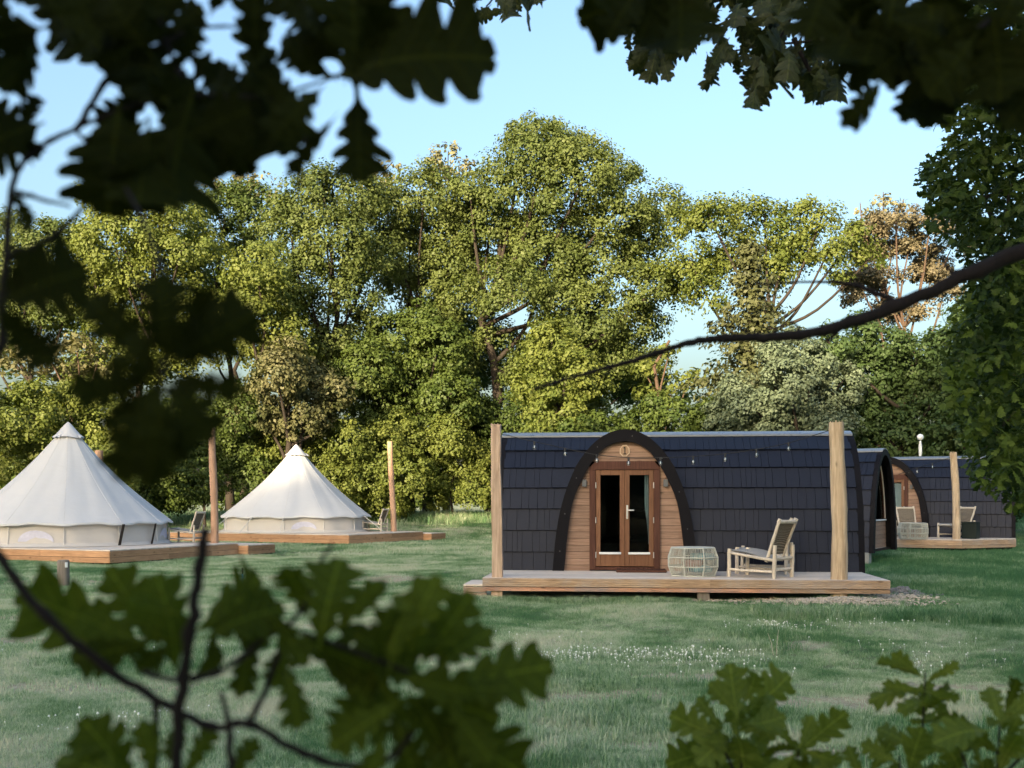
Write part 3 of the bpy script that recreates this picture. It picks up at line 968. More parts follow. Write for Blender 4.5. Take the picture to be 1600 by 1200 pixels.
# ------------------------------------------------------------------ posts
def round_post(label, base, top_z, r, mat, seed, lean=(0, 0), flat=False, group=None):
    rnd = random.Random(seed)
    o = thing('timber_post', label, 'post', base, 0, group)
    h = top_z - base[2]
    n = 26
    pts = []; rad = []
    ph = rnd.uniform(0, 6)
    for i in range(n):
        t = i / (n - 1)
        pts.append((lean[0] * t + 0.022 * math.sin(t * 5 + ph), lean[1] * t + 0.01 * math.sin(t * 5 + ph * 2), h * t))
        rad.append(r * (1.04 - 0.12 * t + 0.03 * math.sin(t * 13 + ph) + 0.02 * math.sin(t * 29 + ph) + rnd.uniform(-.02, .02)))
    mb = MB()
    if flat:
        mb.tube(pts, [q * 1.12 for q in rad], 4, jit=0.015, rnd=rnd, smooth=False)
        vs = mb.v; 
        mb.v = [(x * 0.98, y * 0.98, z) for x, y, z in vs]
    else:
        mb.tube(pts, rad, 16, jit=0.018, rnd=rnd)
    s = mb.build('shaft', mat, o)
    if flat: s.rotation_euler = (0, 0, R(40))
    # ragged sawn top
    tp = MB()
    for k in range(10):
        a = k * 0.63
        q = Vector(pts[-1]) + Vector((math.cos(a), math.sin(a), 0)) * rad[-1] * 0.8
        tp.tube([q - Vector((0, 0, 0.02)), q + Vector((0, 0, rnd.uniform(0.004, 0.03)))], [0.018, 0.006], 5)
    tag(tp.build('splinter', mat, o), kind='stuff')
    return o
g_p = 'timber light posts'
b = p1(0.13, -1.98, 0); lp = round_post('squared tan timber post at the left front corner of the main deck', (b.x, b.y, -0.02), 3.0, 0.112, M['post_square'], 1, (-0.0, 0), True, g_p)
b = p1(5.86, -1.93, 0); rp = round_post('thick round peeled post at the right of the main deck', (b.x, b.y, -0.02), 3.0, 0.132, M['post'], 2, (-0.03, 0), False, g_p)

# ------------------------------------------------------------------ string lights
def string_lights(label, pts, bulbs, scale=1.0):
    """pts: world points the cable passes, bulbs: parameters along it"""
    o = thing('string_lights', label, 'string lights', pts[0], 0, 'festoon lights')
    base = Vector(pts[0])
    P = catmull([tuple(p) for p in pts], 8)
    mb = MB(); mb.tube([Vector(p) - base for p in P], 0.009 * scale, 6); mb.build('cable', M['black'], o)
    for bp in bulbs:
        q = Vector(bp) - base
        sk = MB(); sk.tube([(0, 0, 0.012), (0, 0, -0.01), (0, 0, -0.075)], [0.016, 0.024, 0.021], 8); 
        s = sk.build('socket', M['black'], o); s.location = q; s.scale = (scale,) * 3
        gl = MB(); prof = [(0.016, -0.07), (0.034, -0.10), (0.042, -0.125), (0.036, -0.150), (0.016, -0.166)]
        gl.tube([(0, 0, z) for _, z in prof], [r for r, _ in prof], 10); g = gl.build('bulb', M['bulb'], s)
        fl = MB(); fl.tube([(0, 0, -0.08), (0, 0, -0.135)], 0.010, 6); fl.build('filament', M['white'], s)
    return o
def on_line(px, py, t):
    Z = 18.62 + (18.15 - 18.62) * t
    return at(px, py, Z)
raw = [(775, 676, 0.0), (835, 690, .11), (883, 700.5, .2), (932.5, 710.5, .295), (982, 715, .39), (1032, 715, .485), (1083, 713, .58), (1133, 709, .675), (1182, 702, .77), (1232, 692, .87), (1298, 672, 1.0)]
cp = [on_line(*q) for q in raw]
string_lights('black festoon cable with clear bulbs sagging between the two posts of the main deck', cp, cp[1:-1], 0.8)

# ------------------------------------------------------------------ lounge chairs
def make_chair(label):
    o = thing('lounge_chair', label, 'chair', (0, 0, 0), 0, 'teak lounge chairs')
    rn = random.Random(4)
    def stick(name, a, b, r=0.03, bow=0.0, n=7):
        a = Vector(a); b = Vector(b)
        pts = []; rad = []
        for i in range(n):
            t = i / (n - 1)
            p = a.lerp(b, t) + Vector((rn.uniform(-.004, .004), rn.uniform(-.004, .004), bow * math.sin(math.pi * t) + rn.uniform(-.003, .003)))
            pts.append(p); rad.append(r * rn.uniform(0.92, 1.08))
        mb = MB(); mb.tube(pts, rad, 8)
        return mb.build(name, M['teak'], o)
    W = 0.31
    for s in (-1, 1):
        stick('leg', (s * W, 0.44, 0.0), (s * W, 0.43, 0.48), 0.034)
        stick('leg', (s * W, -0.42, 0.0), (s * W, -0.44, 0.56), 0.036)
        stick('side_rail', (s * W, 0.46, 0.42), (s * W * 0.98, -0.46, 0.30), 0.026)
        stick('stretcher', (s * W, 0.44, 0.13), (s * W, -0.42, 0.12), 0.024, -0.008)
        stick('back_post', (s * (W - 0.055), -0.25, 0.28), (s * (W - 0.02), -0.52, 1.0), 0.03)
    stick('stretcher', (-W, -0.42, 0.14), (W, -0.42, 0.15), 0.024)
    stick('cross_rail', (-W, -0.43, 0.34), (W, -0.43, 0.34), 0.028, -0.01)
    stick('cross_rail', (-W, 0.43, 0.41), (W, 0.43, 0.41), 0.03, 0.01)
    stick('top_rail', (-W + 0.01, -0.505, 0.955), (W - 0.01, -0.505, 0.955), 0.034, -0.006)
    def panel(name, a, b, wa, wb, sag, mat):
        a = Vector(a); b = Vector(b); mb = MB(); vs = []; fs = []
        n, k = 14, 10
        d = (b - a).normalized(); nn = Vector((1, 0, 0)).cross(d)
        for t2 in (0.0, 0.014):
            for i in range(n + 1):
                t = i / n
                for j in range(k + 1):
                    u = j / k * 2 - 1
                    w = wa + (wb - wa) * t
                    p = a.lerp(b, t) + Vector((u * w, 0, 0)) - nn * (sag * math.sin(math.pi * t) * (1 - 0.35 * u * u) + t2)
                    vs.append(p)
        off = (n + 1) * (k + 1)
        for q in (0, off):
            for i in range(n):
                for j in range(k):
                    f = (q + i * (k + 1) + j, q + i * (k + 1) + j + 1, q + (i + 1) * (k + 1) + j + 1, q + (i + 1) * (k + 1) + j)
                    fs.append(f if q else f[::-1])
        mb.add(vs, fs, True)
        me_o = mb.build(name, mat, o)
        return me_o
    panel('woven_back', (0, -0.30, 0.40), (0, -0.50, 0.94), 0.235, 0.265, 0.03, M['weave'])
    panel('woven_seat', (0, 0.44, 0.44), (0, -0.27, 0.305), 0.285, 0.27, 0.05, M['weave_pale'])
    # rolled end of the seat sling
    mb = MB(); mb.tube([(-0.28, -0.26, 0.31), (0.28, -0.26, 0.31)], 0.036, 8); mb.build('seat_roll', M['weave_pale'], o)
    mb = MB(); mb.tube([(-0.29, 0.44, 0.425), (0.29, 0.44, 0.425)], 0.04, 8); mb.build('seat_roll', M['weave_pale'], o)
    return o
def face(dx, dy):           # yaw that turns the chair's local +y to (dx, dy)
    return math.atan2(-dx, dy)
chair = make_chair('pale teak lounge chair with woven back at the front of the main deck')
chair.location = (4.60 * 0 + at(1189, 902, 18.7).x, 18.72, 0.39)
chair.rotation_euler = (0, 0, face(-0.74, 0.67))
ch2 = copy_tree(chair); tag(ch2, 'second lounge chair tucked behind the front chair, against the pod wall')
ch2.location = (at(1195, 895, 19.55).x, 19.6, 0.39); ch2.rotation_euler = (0, 0, face(-0.93, 0.36))

# ------------------------------------------------------------------ basket tables
def make_basket(label):
    o = thing('basket_table', label, 'table', (0, 0, 0), 0, 'woven basket tables')
    K = 8
    lv = [(0.395, 0.012), (0.452, 0.17), (0.452, 0.33), (0.395, 0.49)]
    def ringpts(r, z): return [Vector((r * math.cos(2 * math.pi * k / K + 0.28), r * math.sin(2 * math.pi * k / K + 0.28), z)) for k in range(K + 1)]
    for r, z in lv:
        mb = MB(); p = ringpts(r, z)
        for k in range(K): mb.tube([p[k], p[k + 1]], 0.0115, 6)
        mb.build('hoop', M['rope'], o)
    for k in range(K):
        a = 2 * math.pi * k / K + 0.28
        mb = MB(); mb.tube([(r * math.cos(a), r * math.sin(a), z) for r, z in lv], 0.0105, 6); mb.build('rib', M['rope'], o)
    rn = random.Random(8)
    cords = MB()
    for k in range(K):
        a0 = 2 * math.pi * k / K + 0.28; a1 = 2 * math.pi * (k + 1) / K + 0.28
        for u in np.linspace(0.05, 0.95, 15):
            pts = []
            for r, z in lv:
                A = Vector((r * math.cos(a0), r * math.sin(a0), z)); B = Vector((r * math.cos(a1), r * math.sin(a1), z))
                pts.append(A.lerp(B, min(1, max(0, u + rn.uniform(-.02, .02)))))
            cords.tube(pts, 0.0042, 4, cap=False)
    tag(cords.build('woven_cord', M['rope'], o), kind='stuff')
    top = MB(); top.prism([(v.x, v.y) for v in ringpts(0.392, 0)[:-1]], 0.486, 0.497, 'xy'); top.build('table_top', M['rope'], o)
    return o
bt = make_basket('round pale woven basket table beside the lounge chair on the main deck')
bt.location = (at(1083, 897, 18.95).x, 18.98, 0.39)
cs = thing('cushion', 'faded teal and pink cushions stored inside the front basket table', 'cushion', bt.location + Vector((0.05, 0, 0.02)))
for (dx, dz, m, rz) in ((0.08, 0.10, 'cushion', 0.2), (-0.05, 0.20, 'cushion_pink', -0.3), (0.12, 0.32, 'cushion', 0.5)):
    mb = MB(); mb.bbox((dx, 0, dz), (0.34, 0.34, 0.11), 0.035, Matrix.Rotation(rz, 3, 'Z')); mb.build('pillow', M[m], cs)

# doormat
dm = MB(); dm.bbox((0, 0, 0.02), (0.92, 0.46, 0.04), 0.012)
for k in range(11): dm.bbox((-0.42 + k * 0.084, 0, 0.043), (0.05, 0.44, 0.012), 0.004)
q = p1(2.62, -0.32, 0)
mo = dm.build('doormat', M['mat_brown']); mo.location = (q.x, q.y, 0.391); mo.rotation_euler = (0, 0, YAW1)
tag(mo, 'dark brown slatted doormat lying before the double doors', 'doormat')

# ------------------------------------------------------------------ far pod's deck and what stands on it
def poly_deck(label, pts, z_top, rows, name='wooden_deck', board_dir=None, mat=None, seed=1, fas=None, group='timber decks', skip=()):
    """pts: world xy corners, counter-clockwise"""
    rnd = random.Random(seed)
    o = thing(name, label, 'deck', (pts[0][0], pts[0][1], 0), 0, group)
    b0 = Vector((pts[0][0], pts[0][1]))
    loc = [Vector((p[0], p[1])) - b0 for p in pts]
    d = Vector(board_dir).normalized() if board_dir else (loc[1] - loc[0]).normalized()
    n = Vector((-d.y, d.x))
    us = [p.dot(d) for p in loc]; vs_ = [p.dot(n) for p in loc]
    v = min(vs_); w = 0.145
    ang = math.atan2(d.y, d.x)
    # clip every board against the outline
    m = len(loc)
    while v < max(vs_) - 0.01:
        def span(vv):
            xs = []
            for i in range(m):
                a, b = loc[i], loc[(i + 1) % m]
                va, vb = a.dot(n), b.dot(n)
                if (va - vv) * (vb - vv) <= 0 and abs(va - vb) > 1e-6:
                    t = (vv - va) / (vb - va); xs.append(a.dot(d) + t * (b.dot(d) - a.dot(d)))
            return (min(xs), max(xs)) if len(xs) >= 2 else None
        v2 = min(v + w, max(vs_))
        s1, s2 = span(v + 1e-3), span(v2 - 1e-3)
        if s1 and s2:
            x0, x1 = max(s1[0], s2[0]), min(s1[1], s2[1])
            x0a, x1a = s1; x0b, x1b = s2
            mb = MB(); mb.prism([(x0a, v + .004), (x1a, v + .004), (x1b, v2 - .004), (x0b, v2 - .004)], -0.014, 0.014, 'xy')
            bo = mb.build('deck_board', M['deck_top'] if mat is None else mat, o)
            bo.location = (0, 0, z_top - 0.014); bo.rotation_euler = (0, 0, ang)
        v += w
    for i in range(m):
        if i in skip: continue
        fascia(o, loc[i], loc[(i + 1) % m], z_top - 0.031, rows, fas or M['fascia_warm'], rnd, 3)
    # dark block filling the space under the boards
    c = sum(loc, Vector((0, 0))) / m
    mb = MB()
    mb.prism([tuple(c + (p - c) * 0.95) for p in loc], 0.0 if z_top < 0.5 else 0.12, z_top - 0.05, 'xy')
    mb.build('under_block', M['skin'], o)
    return o
dk3 = poly_deck('timber deck of the farthest pod with two chairs and a dark box', [(11.75, 33.9), (13.63, 33.0), (15.75, 34.05), (16.3, 35.2), (12.6, 36.7)], 0.54, (0.15, 0.09), board_dir=(0.91, -0.41), seed=4, fas=M['fascia'])
for px_, Z_ in ((1500, 33.2),):
    pass
q = at(1496, 862, 33.35)
post3 = round_post('slim post at the corner of the farthest deck', (q.x, q.y, 0.14), CH + (HZ - 707) * 33.35 / F, 0.115, M['post'], 6, (-0.12, 0), False, g_p)
q0 = at(1404, 741, 35.2); q1 = at(1433, 731, 34.5); q2 = at(1457, 724, 34); q3 = at(1490, 713, 33.35)
string_lights('short festoon cable with small bulbs across the farthest pod', [q0, q1, q2, q3], [q1, q2], 1.0)
c3a = copy_tree(chair); tag(c3a, 'lounge chair with its woven back to the far pod, half hidden by a basket table')
c3a.location = (at(1425, 840, 34.3).x, 34.35, 0.54); c3a.rotation_euler = (0, 0, face(0.05, -1))
b3 = copy_tree(bt); tag(b3, 'pale basket table in front of a chair on the farthest deck')
b3.location = (at(1429, 841, 33.6).x, 33.75, 0.54)
c3b = copy_tree(chair); tag(c3b, 'lounge chair seen from the side behind the slim post of the farthest deck')
c3b.location = (at(1496, 842, 34.3).x, 34.4, 0.54); c3b.rotation_euler = (0, 0, face(-0.9, -0.42))
bx = thing('cool_box', 'dark green storage box on the corner of the farthest deck', 'box', (at(1518, 843, 33.75).x, 33.8, 0.54), R(-38))
mb = MB(); mb.bbox((0, 0, 0.25), (0.44, 0.40, 0.49), 0.012); mb.build('body', M['box_green'], bx)
mb = MB(); mb.bbox((0, 0, 0.512), (0.46, 0.42, 0.03), 0.008); mb.build('lid', M['box_green'], bx)

# globe lamp behind the far pod
q = at(1438, 800, 42)
lm = thing('globe_lamp', 'white globe lamp on a pale pole rising behind the farthest pod', 'lamp post', (q.x, q.y, ground_z(q.x, q.y)))
zt = CH + (HZ - 683) * 42 / F - lm.location.z
mb = MB(); mb.tube([(0, 0, 0), (0, 0, zt - 0.75), (0, 0, zt - 0.72)], [0.04, 0.035, 0.06], 10); mb.build('pole', M['white'], lm)
mb = MB(); mb.tube([(0, 0, zt - 0.72), (0, 0, zt - 0.62), (0, 0, zt - 0.36), (0, 0, zt - 0.14)], [0.045, 0.065, 0.065, 0.035], 12); mb.build('lamp_neck', M['white'], lm)
mb = MB(); mb.tube([(0, 0, zt + 0.125 * math.sin(a)) for a in np.linspace(-1.5, 1.5, 11)], [0.125 * math.cos(a) + 0.002 for a in np.linspace(-1.5, 1.5, 11)], 16); mb.build('globe', M['globe'], lm)

# ------------------------------------------------------------------ bell tents
def make_tent(label, loc, rz):
    o = thing('bell_tent', label, 'tent', loc, rz, 'bell tents')
    NP = 12; NA = 144; NR = 18
    Rr, H, WH = 3.12, 3.73, 0.66
    mb = MB(); vs = []; fs = []
    for j in range(NR + 1):
        t = j / NR                                  # 0 apex, 1 eave
        for i in range(NA):
            a = 2 * math.pi * i / NA
            ph = (a * NP / (2 * math.pi)) % 1.0
            sg = math.sin(math.pi * ph)
            r = 0.03 + (Rr - 0.03) * (t - 0.05 * math.sin(math.pi * t) )
            r -= 0.10 * sg * sg * t ** 1.2
            z = H - (H - WH) * t
            z -= 0.07 * math.sin(math.pi * t)
            if j == NR: z += 0.05 * sg * sg - 0.0
            z += 0.008 * math.sin(a * 31 + t * 9) * t
            vs.append((r * math.cos(a), r * math.sin(a), z))
    for j in range(NR):
        for i in range(NA):
            i2 = (i + 1) % NA
            fs.append((j * NA + i, j * NA + i2, (j + 1) * NA + i2, (j + 1) * NA + i))
    mb.add(vs, fs, True)
    roof = mb.build('roof', M['canvas'], o)
    # short valance hanging at the eave
    va = MB(); v2 = []; f2 = []
    for i in range(NA):
        a = 2 * math.pi * i / NA; ph = (a * NP / (2 * math.pi)) % 1.0
        b = vs[NR * NA + i]
        v2 += [b, (b[0] * 1.004, b[1] * 1.004, b[2] - 0.055)]
    for i in range(NA):
        i2 = (i + 1) % NA; f2.append((2 * i, 2 * i2, 2 * i2 + 1, 2 * i + 1))
    va.add(v2, f2, True); va.build('valance', M['canvas'], o)
    # seams along the ridges
    for k in range(NP):
        sm = MB()
        a = 2 * math.pi * k / NP
        pts = [Vector(vs[j * NA + int(round(k * NA / NP))]) * 1.0 + Vector((math.cos(a), math.sin(a), 0.6)) * 0.002 for j in range(1, NR + 1)]
        sm.tube(pts, 0.006, 5); sm.build('seam', M['canvas_seam'], roof)
    # cap at the apex
    cp = MB(); cv = []; cf = []
    for j, (r, z) in enumerate(((0.012, H + 0.06), (0.09, H - 0.01), (0.36, H - 0.335), (0.47, H - 0.43))):
        for i in range(48):
            a = 2 * math.pi * i / 48
            cv.append((r * math.cos(a), r * math.sin(a), z + (0.02 * math.cos(a * 4 + 0.6) if j == 3 else 0)))
    for j in range(3):
        for i in range(48):
            cf.append((j * 48 + i, j * 48 + (i + 1) % 48, (j + 1) * 48 + (i + 1) % 48, (j + 1) * 48 + i))
    cp.add(cv, cf, True); cap = cp.build('apex_cap', M['canvas'], o)
    for k in range(4):
        a = math.pi / 2 * k + 0.9
        vb = MB(); vv = []; ff = []
        for j in range(2):
            for i in range(9):
                u = i / 8 * 2 - 1
                rr = 0.42 + 0.12 * j
                rise = 0.055 * (1 - u * u) * j
                aa = a + u * 0.2
                vv.append((rr * math.cos(aa), rr * math.sin(aa), H - 0.36 - 0.13 * j + rise + 0.02))
        for i in range(8): ff.append((i, i + 1, 10 + i, 9 + i))
        vb.add(vv, ff, True); vb.build('vent_hood', M['strap'] if k == 1 else M['canvas'], cap)
    # wall
    wb = MB(); wv = []; wf = []
    RW = 2.93; rn = random.Random(2)
    NW = 5
    for j in range(NW + 1):
        t = j / NW
        for i in range(NA):
            a = 2 * math.pi * i / NA; ph = (a * NP / (2 * math.pi)) % 1.0
            sg = math.sin(math.pi * ph)
            r = RW - 0.05 * sg * sg + 0.025 * math.sin(a * 17 + t * 3) * (1 - t) + (0.06 * (1 - t) ** 3)
            r += rn.uniform(-.006, .006)
            wv.append((r * math.cos(a), r * math.sin(a), 0.004 + (WH + 0.01) * t))
    for j in range(NW):
        for i in range(NA):
            i2 = (i + 1) % NA; wf.append((j * NA + i, j * NA + i2, (j + 1) * NA + i2, (j + 1) * NA + i))
    wb.add(wv, wf, True); wall = wb.build('wall', M['canvas_wall'], o)
    # half-moon windows in the wall
    for k in range(NP):
        a = 2 * math.pi * (k + 0.5) / NP
        if k % 3 != 2: continue
        wd = MB(); pts = []
        for t in np.linspace(0, math.pi, 13):
            u = math.cos(t) * 0.17; z = 0.16 + 0.32 * math.sin(t)
            pts.append((u, z))
        q = [( (RW + 0.012) * math.cos(a + u), (RW + 0.012) * math.sin(a + u), z) for u, z in pts]
        wd.add(q, [tuple(range(len(q)))]); wd.build('window', M['mesh_window'], wall)
    # wall seams
    for k in range(NP):
        a = 2 * math.pi * k / NP
        sm = MB(); sm.tube([((RW + .075) * math.cos(a), (RW + .075) * math.sin(a), 0.01), ((RW + .02) * math.cos(a), (RW + .02) * math.sin(a), WH)], 0.014, 6)
        sm.build('wall_seam', M['canvas_seam'], wall)
    # hem lying on the deck
    hm = MB(); hv = []; hf = []
    for i in range(NA):
        a = 2 * math.pi * i / NA
        for (r, z) in ((RW + 0.03, 0.11 + rn.uniform(-.01, .01)), (RW + 0.10 + rn.uniform(-.015, .015), 0.05), (RW + 0.16 + rn.uniform(-.02, .02), 0.012)):
            hv.append((r * math.cos(a), r * math.sin(a), z))
    for i in range(NA):
        i2 = (i + 1) % NA
        for j in range(2): hf.append((3 * i + j, 3 * i2 + j, 3 * i2 + j + 1, 3 * i + j + 1))
    hm.add(hv, hf, True); hm.build('hem', M['canvas_wall'], o)
    return o
def tent_guys(o, angs, R0=3.1, z0=0.66):
    for a in angs:
        g = MB(); g.tube([(R0 * math.cos(a), R0 * math.sin(a), z0), (3.95 * math.cos(a), 3.95 * math.sin(a), 0.02)], 0.012, 5); g.build('guy_rope', M['canvas_seam'], o)
def tent_straps(o, angs):
    for a in angs:
        g = MB()
        d = Vector((math.cos(a), math.sin(a), 0)); t = Vector((-d.y, d.x, 0))
        p0 = d * 3.14 + Vector((0, 0, 0.64)); p1_ = d * 3.06 - t * 0.09 + Vector((0, 0, 0.02))
        g.add([p0 - t * .045, p0 + t * .045, p1_ + t * .045, p1_ - t * .045, p0 - t * .045 - d * .012, p0 + t * .045 - d * .012, p1_ + t * .045 - d * .012, p1_ - t * .045 - d * .012],
              [(0, 1, 2, 3), (7, 6, 5, 4), (0, 4, 5, 1), (1, 5, 6, 2), (2, 6, 7, 3), (3, 7, 4, 0)])
        g.build('door_strap', M['strap'], o)
T1 = Vector((-13.84, 33.93, 0.39)); T2 = Vector((-9.4, 47.4, 0.39 + 0.02))
tent1 = make_tent('nearer cream bell tent at the left with shaded sides and a half-moon window', T1, R(20))
tent2 = copy_tree(tent1); tag(tent2, 'farther cream bell tent, dappled with sunlight, between two tall posts')
tent2.location = T2; tent2.rotation_euler = (0, 0, R(32)); tent2.scale = (1.04, 1.04, 1.0)
# front of a tent faces the camera: angle about -90 deg in world
tent_straps(tent1, [R(-90 - 20 + a) for a in (51, 74)])
tent_guys(tent2, [R(-90 - 32 + a) for a in (-48, -22, 2, 74)])

u1 = Vector((0.38, 0.925)).normalized(); v1 = Vector((-u1.y, u1.x))
A1 = Vector((-10.77, 29.1))
tk1 = [tuple(A1), tuple(A1 + u1 * 5.6), tuple(A1 + u1 * 5.6 + v1 * 8.2), tuple(A1 + v1 * 8.2)]
poly_deck('wide timber deck under the nearer bell tent', tk1, 0.39, (0.17, 0.15), board_dir=tuple(v1), seed=21)
st1 = poly_deck('low timber landing stepping down from the nearer tent deck', [tuple(A1 + u1 * 5.65 - v1 * 0.35), tuple(A1 + u1 * 7.1 - v1 * 0.35), tuple(A1 + u1 * 7.1 + v1 * 2.6), tuple(A1 + u1 * 5.65 + v1 * 2.6)], 0.33, (0.15, 0.12), board_dir=tuple(v1), seed=22, name='timber_landing')
u2 = Vector((0.44, 0.898)).normalized(); v2 = Vector((-u2.y, u2.x))
A2 = Vector((-6.36, 42.4))
tk2 = [tuple(A2), tuple(A2 + u2 * 5.6), tuple(A2 + u2 * 5.6 + v2 * 9.4), tuple(A2 + v2 * 9.4)]
poly_deck('wide timber deck under the farther bell tent', tk2, 0.41, (0.17, 0.16), board_dir=tuple(v2), seed=23)
poly_deck('timber landing beside the tall post at the farther tent', [tuple(A2 + u2 * 5.65 - v2 * 0.4), tuple(A2 + u2 * 6.9 - v2 * 0.4), tuple(A2 + u2 * 6.9 + v2 * 1.8), tuple(A2 + u2 * 5.65 + v2 * 1.8)], 0.33, (0.15, 0.14), board_dir=tuple(v2), seed=24, name='timber_landing')
q = at(335, 848, 34.3)
round_post('tall reddish post on the right edge of the nearer tent deck', (q.x, q.y, 0.05), CH + (HZ - 667) * 34.3 / F, 0.118, M['post_red'], 31, (-0.06, 0), False, g_p)
q = at(615, 831, 47.3)
round_post('tall post at the right of the farther tent', (q.x, q.y, 0.05), CH + (HZ - 690) * 47.3 / F, 0.125, M['post_red'], 32, (-0.14, 0), False, g_p)
q = at(154, 800, 40)
round_post('post almost hidden behind the nearer tent, only its top showing', (q.x, q.y, 0.02), CH + (HZ - 704) * 40 / F, 0.16, M['post_red'], 33, (0, 0), False, g_p)
ca = copy_tree(chair); tag(ca, 'lounge chair on the deck between the nearer tent and the reddish post')
ca.location = (at(291, 846, 35.0).x, 35.0, 0.39); ca.rotation_euler = (0, 0, face(-0.97, 0.2))
cb = copy_tree(chair); tag(cb, 'small far lounge chair beside the farther tent')
cb.location = (at(587, 830, 47.2).x, 47.0, 0.41); cb.rotation_euler = (0, 0, face(-0.95, 0.3))

# ------------------------------------------------------------------ small things on the lawn
q = at(99, 920, 21.2)
bo = thing('bollard', 'short weathered wooden bollard with a white tag standing on the lawn', 'bollard', (q.x, q.y, ground_z(q.x, q.y) - 0.02))
mb = MB(); mb.tube([(0, 0, 0), (0, 0, 0.5), (0, 0, 0.545), (0, 0, 0.56)], [0.118, 0.115, 0.112, 0.095], 18, jit=0.01); mb.build('shaft', M['post_grey'], bo)
mb = MB(); mb.bbox((0.095, -0.09, 0.47), (0.05, 0.02, 0.10), 0.004, Matrix.Rotation(R(40), 3, 'Z')); mb.build('tag', M['white'], bo)
q = at(379, 912, 22.0)
sk = thing('marker_stake', 'thin blue marker stake with a black top on the lawn', 'stake', (q.x, q.y, ground_z(q.x, q.y) - 0.02))
mb = MB(); mb.tube([(0, 0, 0), (0, 0, 0.26)], 0.017, 8); mb.build('shaft', M['blue'], sk)
mb = MB(); mb.tube([(0, 0, 0.255), (0, 0, 0.36), (0, 0, 0.37)], [0.02, 0.02, 0.01], 8); mb.build('tip', M['black'], sk)
q = at(388, 975, 15.2)
sg = thing('toy_crate', 'small white plastic crate with red side seen through the lower left leaves', 'crate', (q.x, q.y, ground_z(q.x, q.y)), R(12))
mb = MB(); mb.bbox((0.04, 0, 0.13), (0.30, 0.2, 0.26), 0.02); mb.build('body', M['white'], sg)
mb = MB(); mb.bbox((-0.16, 0, 0.14), (0.10, 0.2, 0.22), 0.02); mb.build('side', M['red'], sg)
mb = MB(); mb.tube([(-0.02, -0.102, 0.16), (-0.02, -0.115, 0.16)], 0.05, 14); mb.build('disc', M['blue'], sg)
q = at(1213, 1026, 12.0)
sk = thing('dry_stalk', 'pair of thin pale dry stalks standing in the clover', 'plant', (q.x, q.y, ground_z(q.x, q.y) - 0.01))
for (a_, b_, h_) in ((0.0, 0.03, 0.30), (-0.03, -0.09, 0.26)):
    mb = MB(); mb.tube([(a_, 0, 0), ((a_ * .6 + b_ * .4), 0.01, h_ * .6), (b_, 0.02, h_)], [0.0035, 0.003, 0.002], 5); mb.build('stem', M['teak'], sk)
# ------------------------------------------------------------------ trees
def leaf_cloud(rng, centers, radii, outward, n_per, size, flat=0.75):
    """rhombic leaves gathered in clumps; returns verts, faces, tint"""
    N = len(centers) * n_per
    c = np.repeat(centers, n_per, axis=0); r = np.repeat(radii, n_per); ow = np.repeat(outward, n_per, axis=0)
    off = rng.normal(size=(N, 3)); off /= np.linalg.norm(off, axis=1)[:, None] + 1e-9
    off *= (rng.random(N) ** 0.45)[:, None] * r[:, None]
    off[:, 2] *= flat
    p = c + off
    nrm = ow * 0.55 + rng.normal(size=(N, 3)) * 0.42 + np.array([0, 0, 0.35]) + off / (r[:, None] + 1e-6) * 0.95
    nrm /= np.linalg.norm(nrm, axis=1)[:, None] + 1e-9
    a = np.cross(nrm, rng.normal(size=(N, 3))); a /= np.linalg.norm(a, axis=1)[:, None] + 1e-9
    b = np.cross(nrm, a)
    s = size * rng.uniform(0.65, 1.3, N)
    L = (a * (s * 0.5)[:, None]); W = (b * (s * 0.33)[:, None])
    bend = nrm * (s * 0.10)[:, None]
    V = np.empty((N, 4, 3))
    V[:, 0] = p - L - bend; V[:, 1] = p + W * 1.0 + L * 0.15; V[:, 2] = p + L - bend; V[:, 3] = p - W + L * 0.15
    Fc = np.arange(N * 4).reshape(N, 4)
    clump_t = np.repeat(rng.random(len(centers)), n_per)
    tint = np.clip(0.55 * rng.random(N) + 0.45 * clump_t, 0, 1)
    return V.reshape(-1, 3), Fc, tint

def crown_arrays(rng, lobes, clump_r, n_per, size, dens=1.0, low=-0.55, inside=0.12, flat=0.75, shell=(0.72, 1.06)):
    lob = np.array(lobes, float)           # x y z rx ry rz
    C = []; O = []
    for l in lob:
        rx, ry, rz = l[3:]
        area = 4 * math.pi * ((rx * ry) ** 1.6 / 3 + (rx * rz) ** 1.6 / 3 + (ry * rz) ** 1.6 / 3) ** (1 / 1.6)
        n = max(6, int(dens * area / (clump_r * clump_r * 2.0)))
        d = rng.normal(size=(n * 2, 3)); d /= np.linalg.norm(d, axis=1)[:, None]
        d = d[d[:, 2] > low][:n]
        k = rng.uniform(shell[0], shell[1], len(d))
        m = rng.random(len(d)) < inside
        k[m] *= rng.uniform(0.3, 0.8, m.sum())
        P = l[:3] + d * k[:, None] * np.array([rx, ry, rz])
        # drop what lies deep inside another lobe
        keep = np.ones(len(P), bool)
        for q in lob:
            if q is l: continue
            dd = np.sqrt((((P - q[:3]) / q[3:]) ** 2).sum(1))
            keep &= (dd > 0.62) | (rng.random(len(P)) < 0.12)
        C.append(P[keep]); O.append(d[keep])
    C = np.concatenate(C); O = np.concatenate(O)
    R_ = clump_r * rng.uniform(0.55, 1.25, len(C))
    return leaf_cloud(rng, C, R_, O, n_per, size, flat)

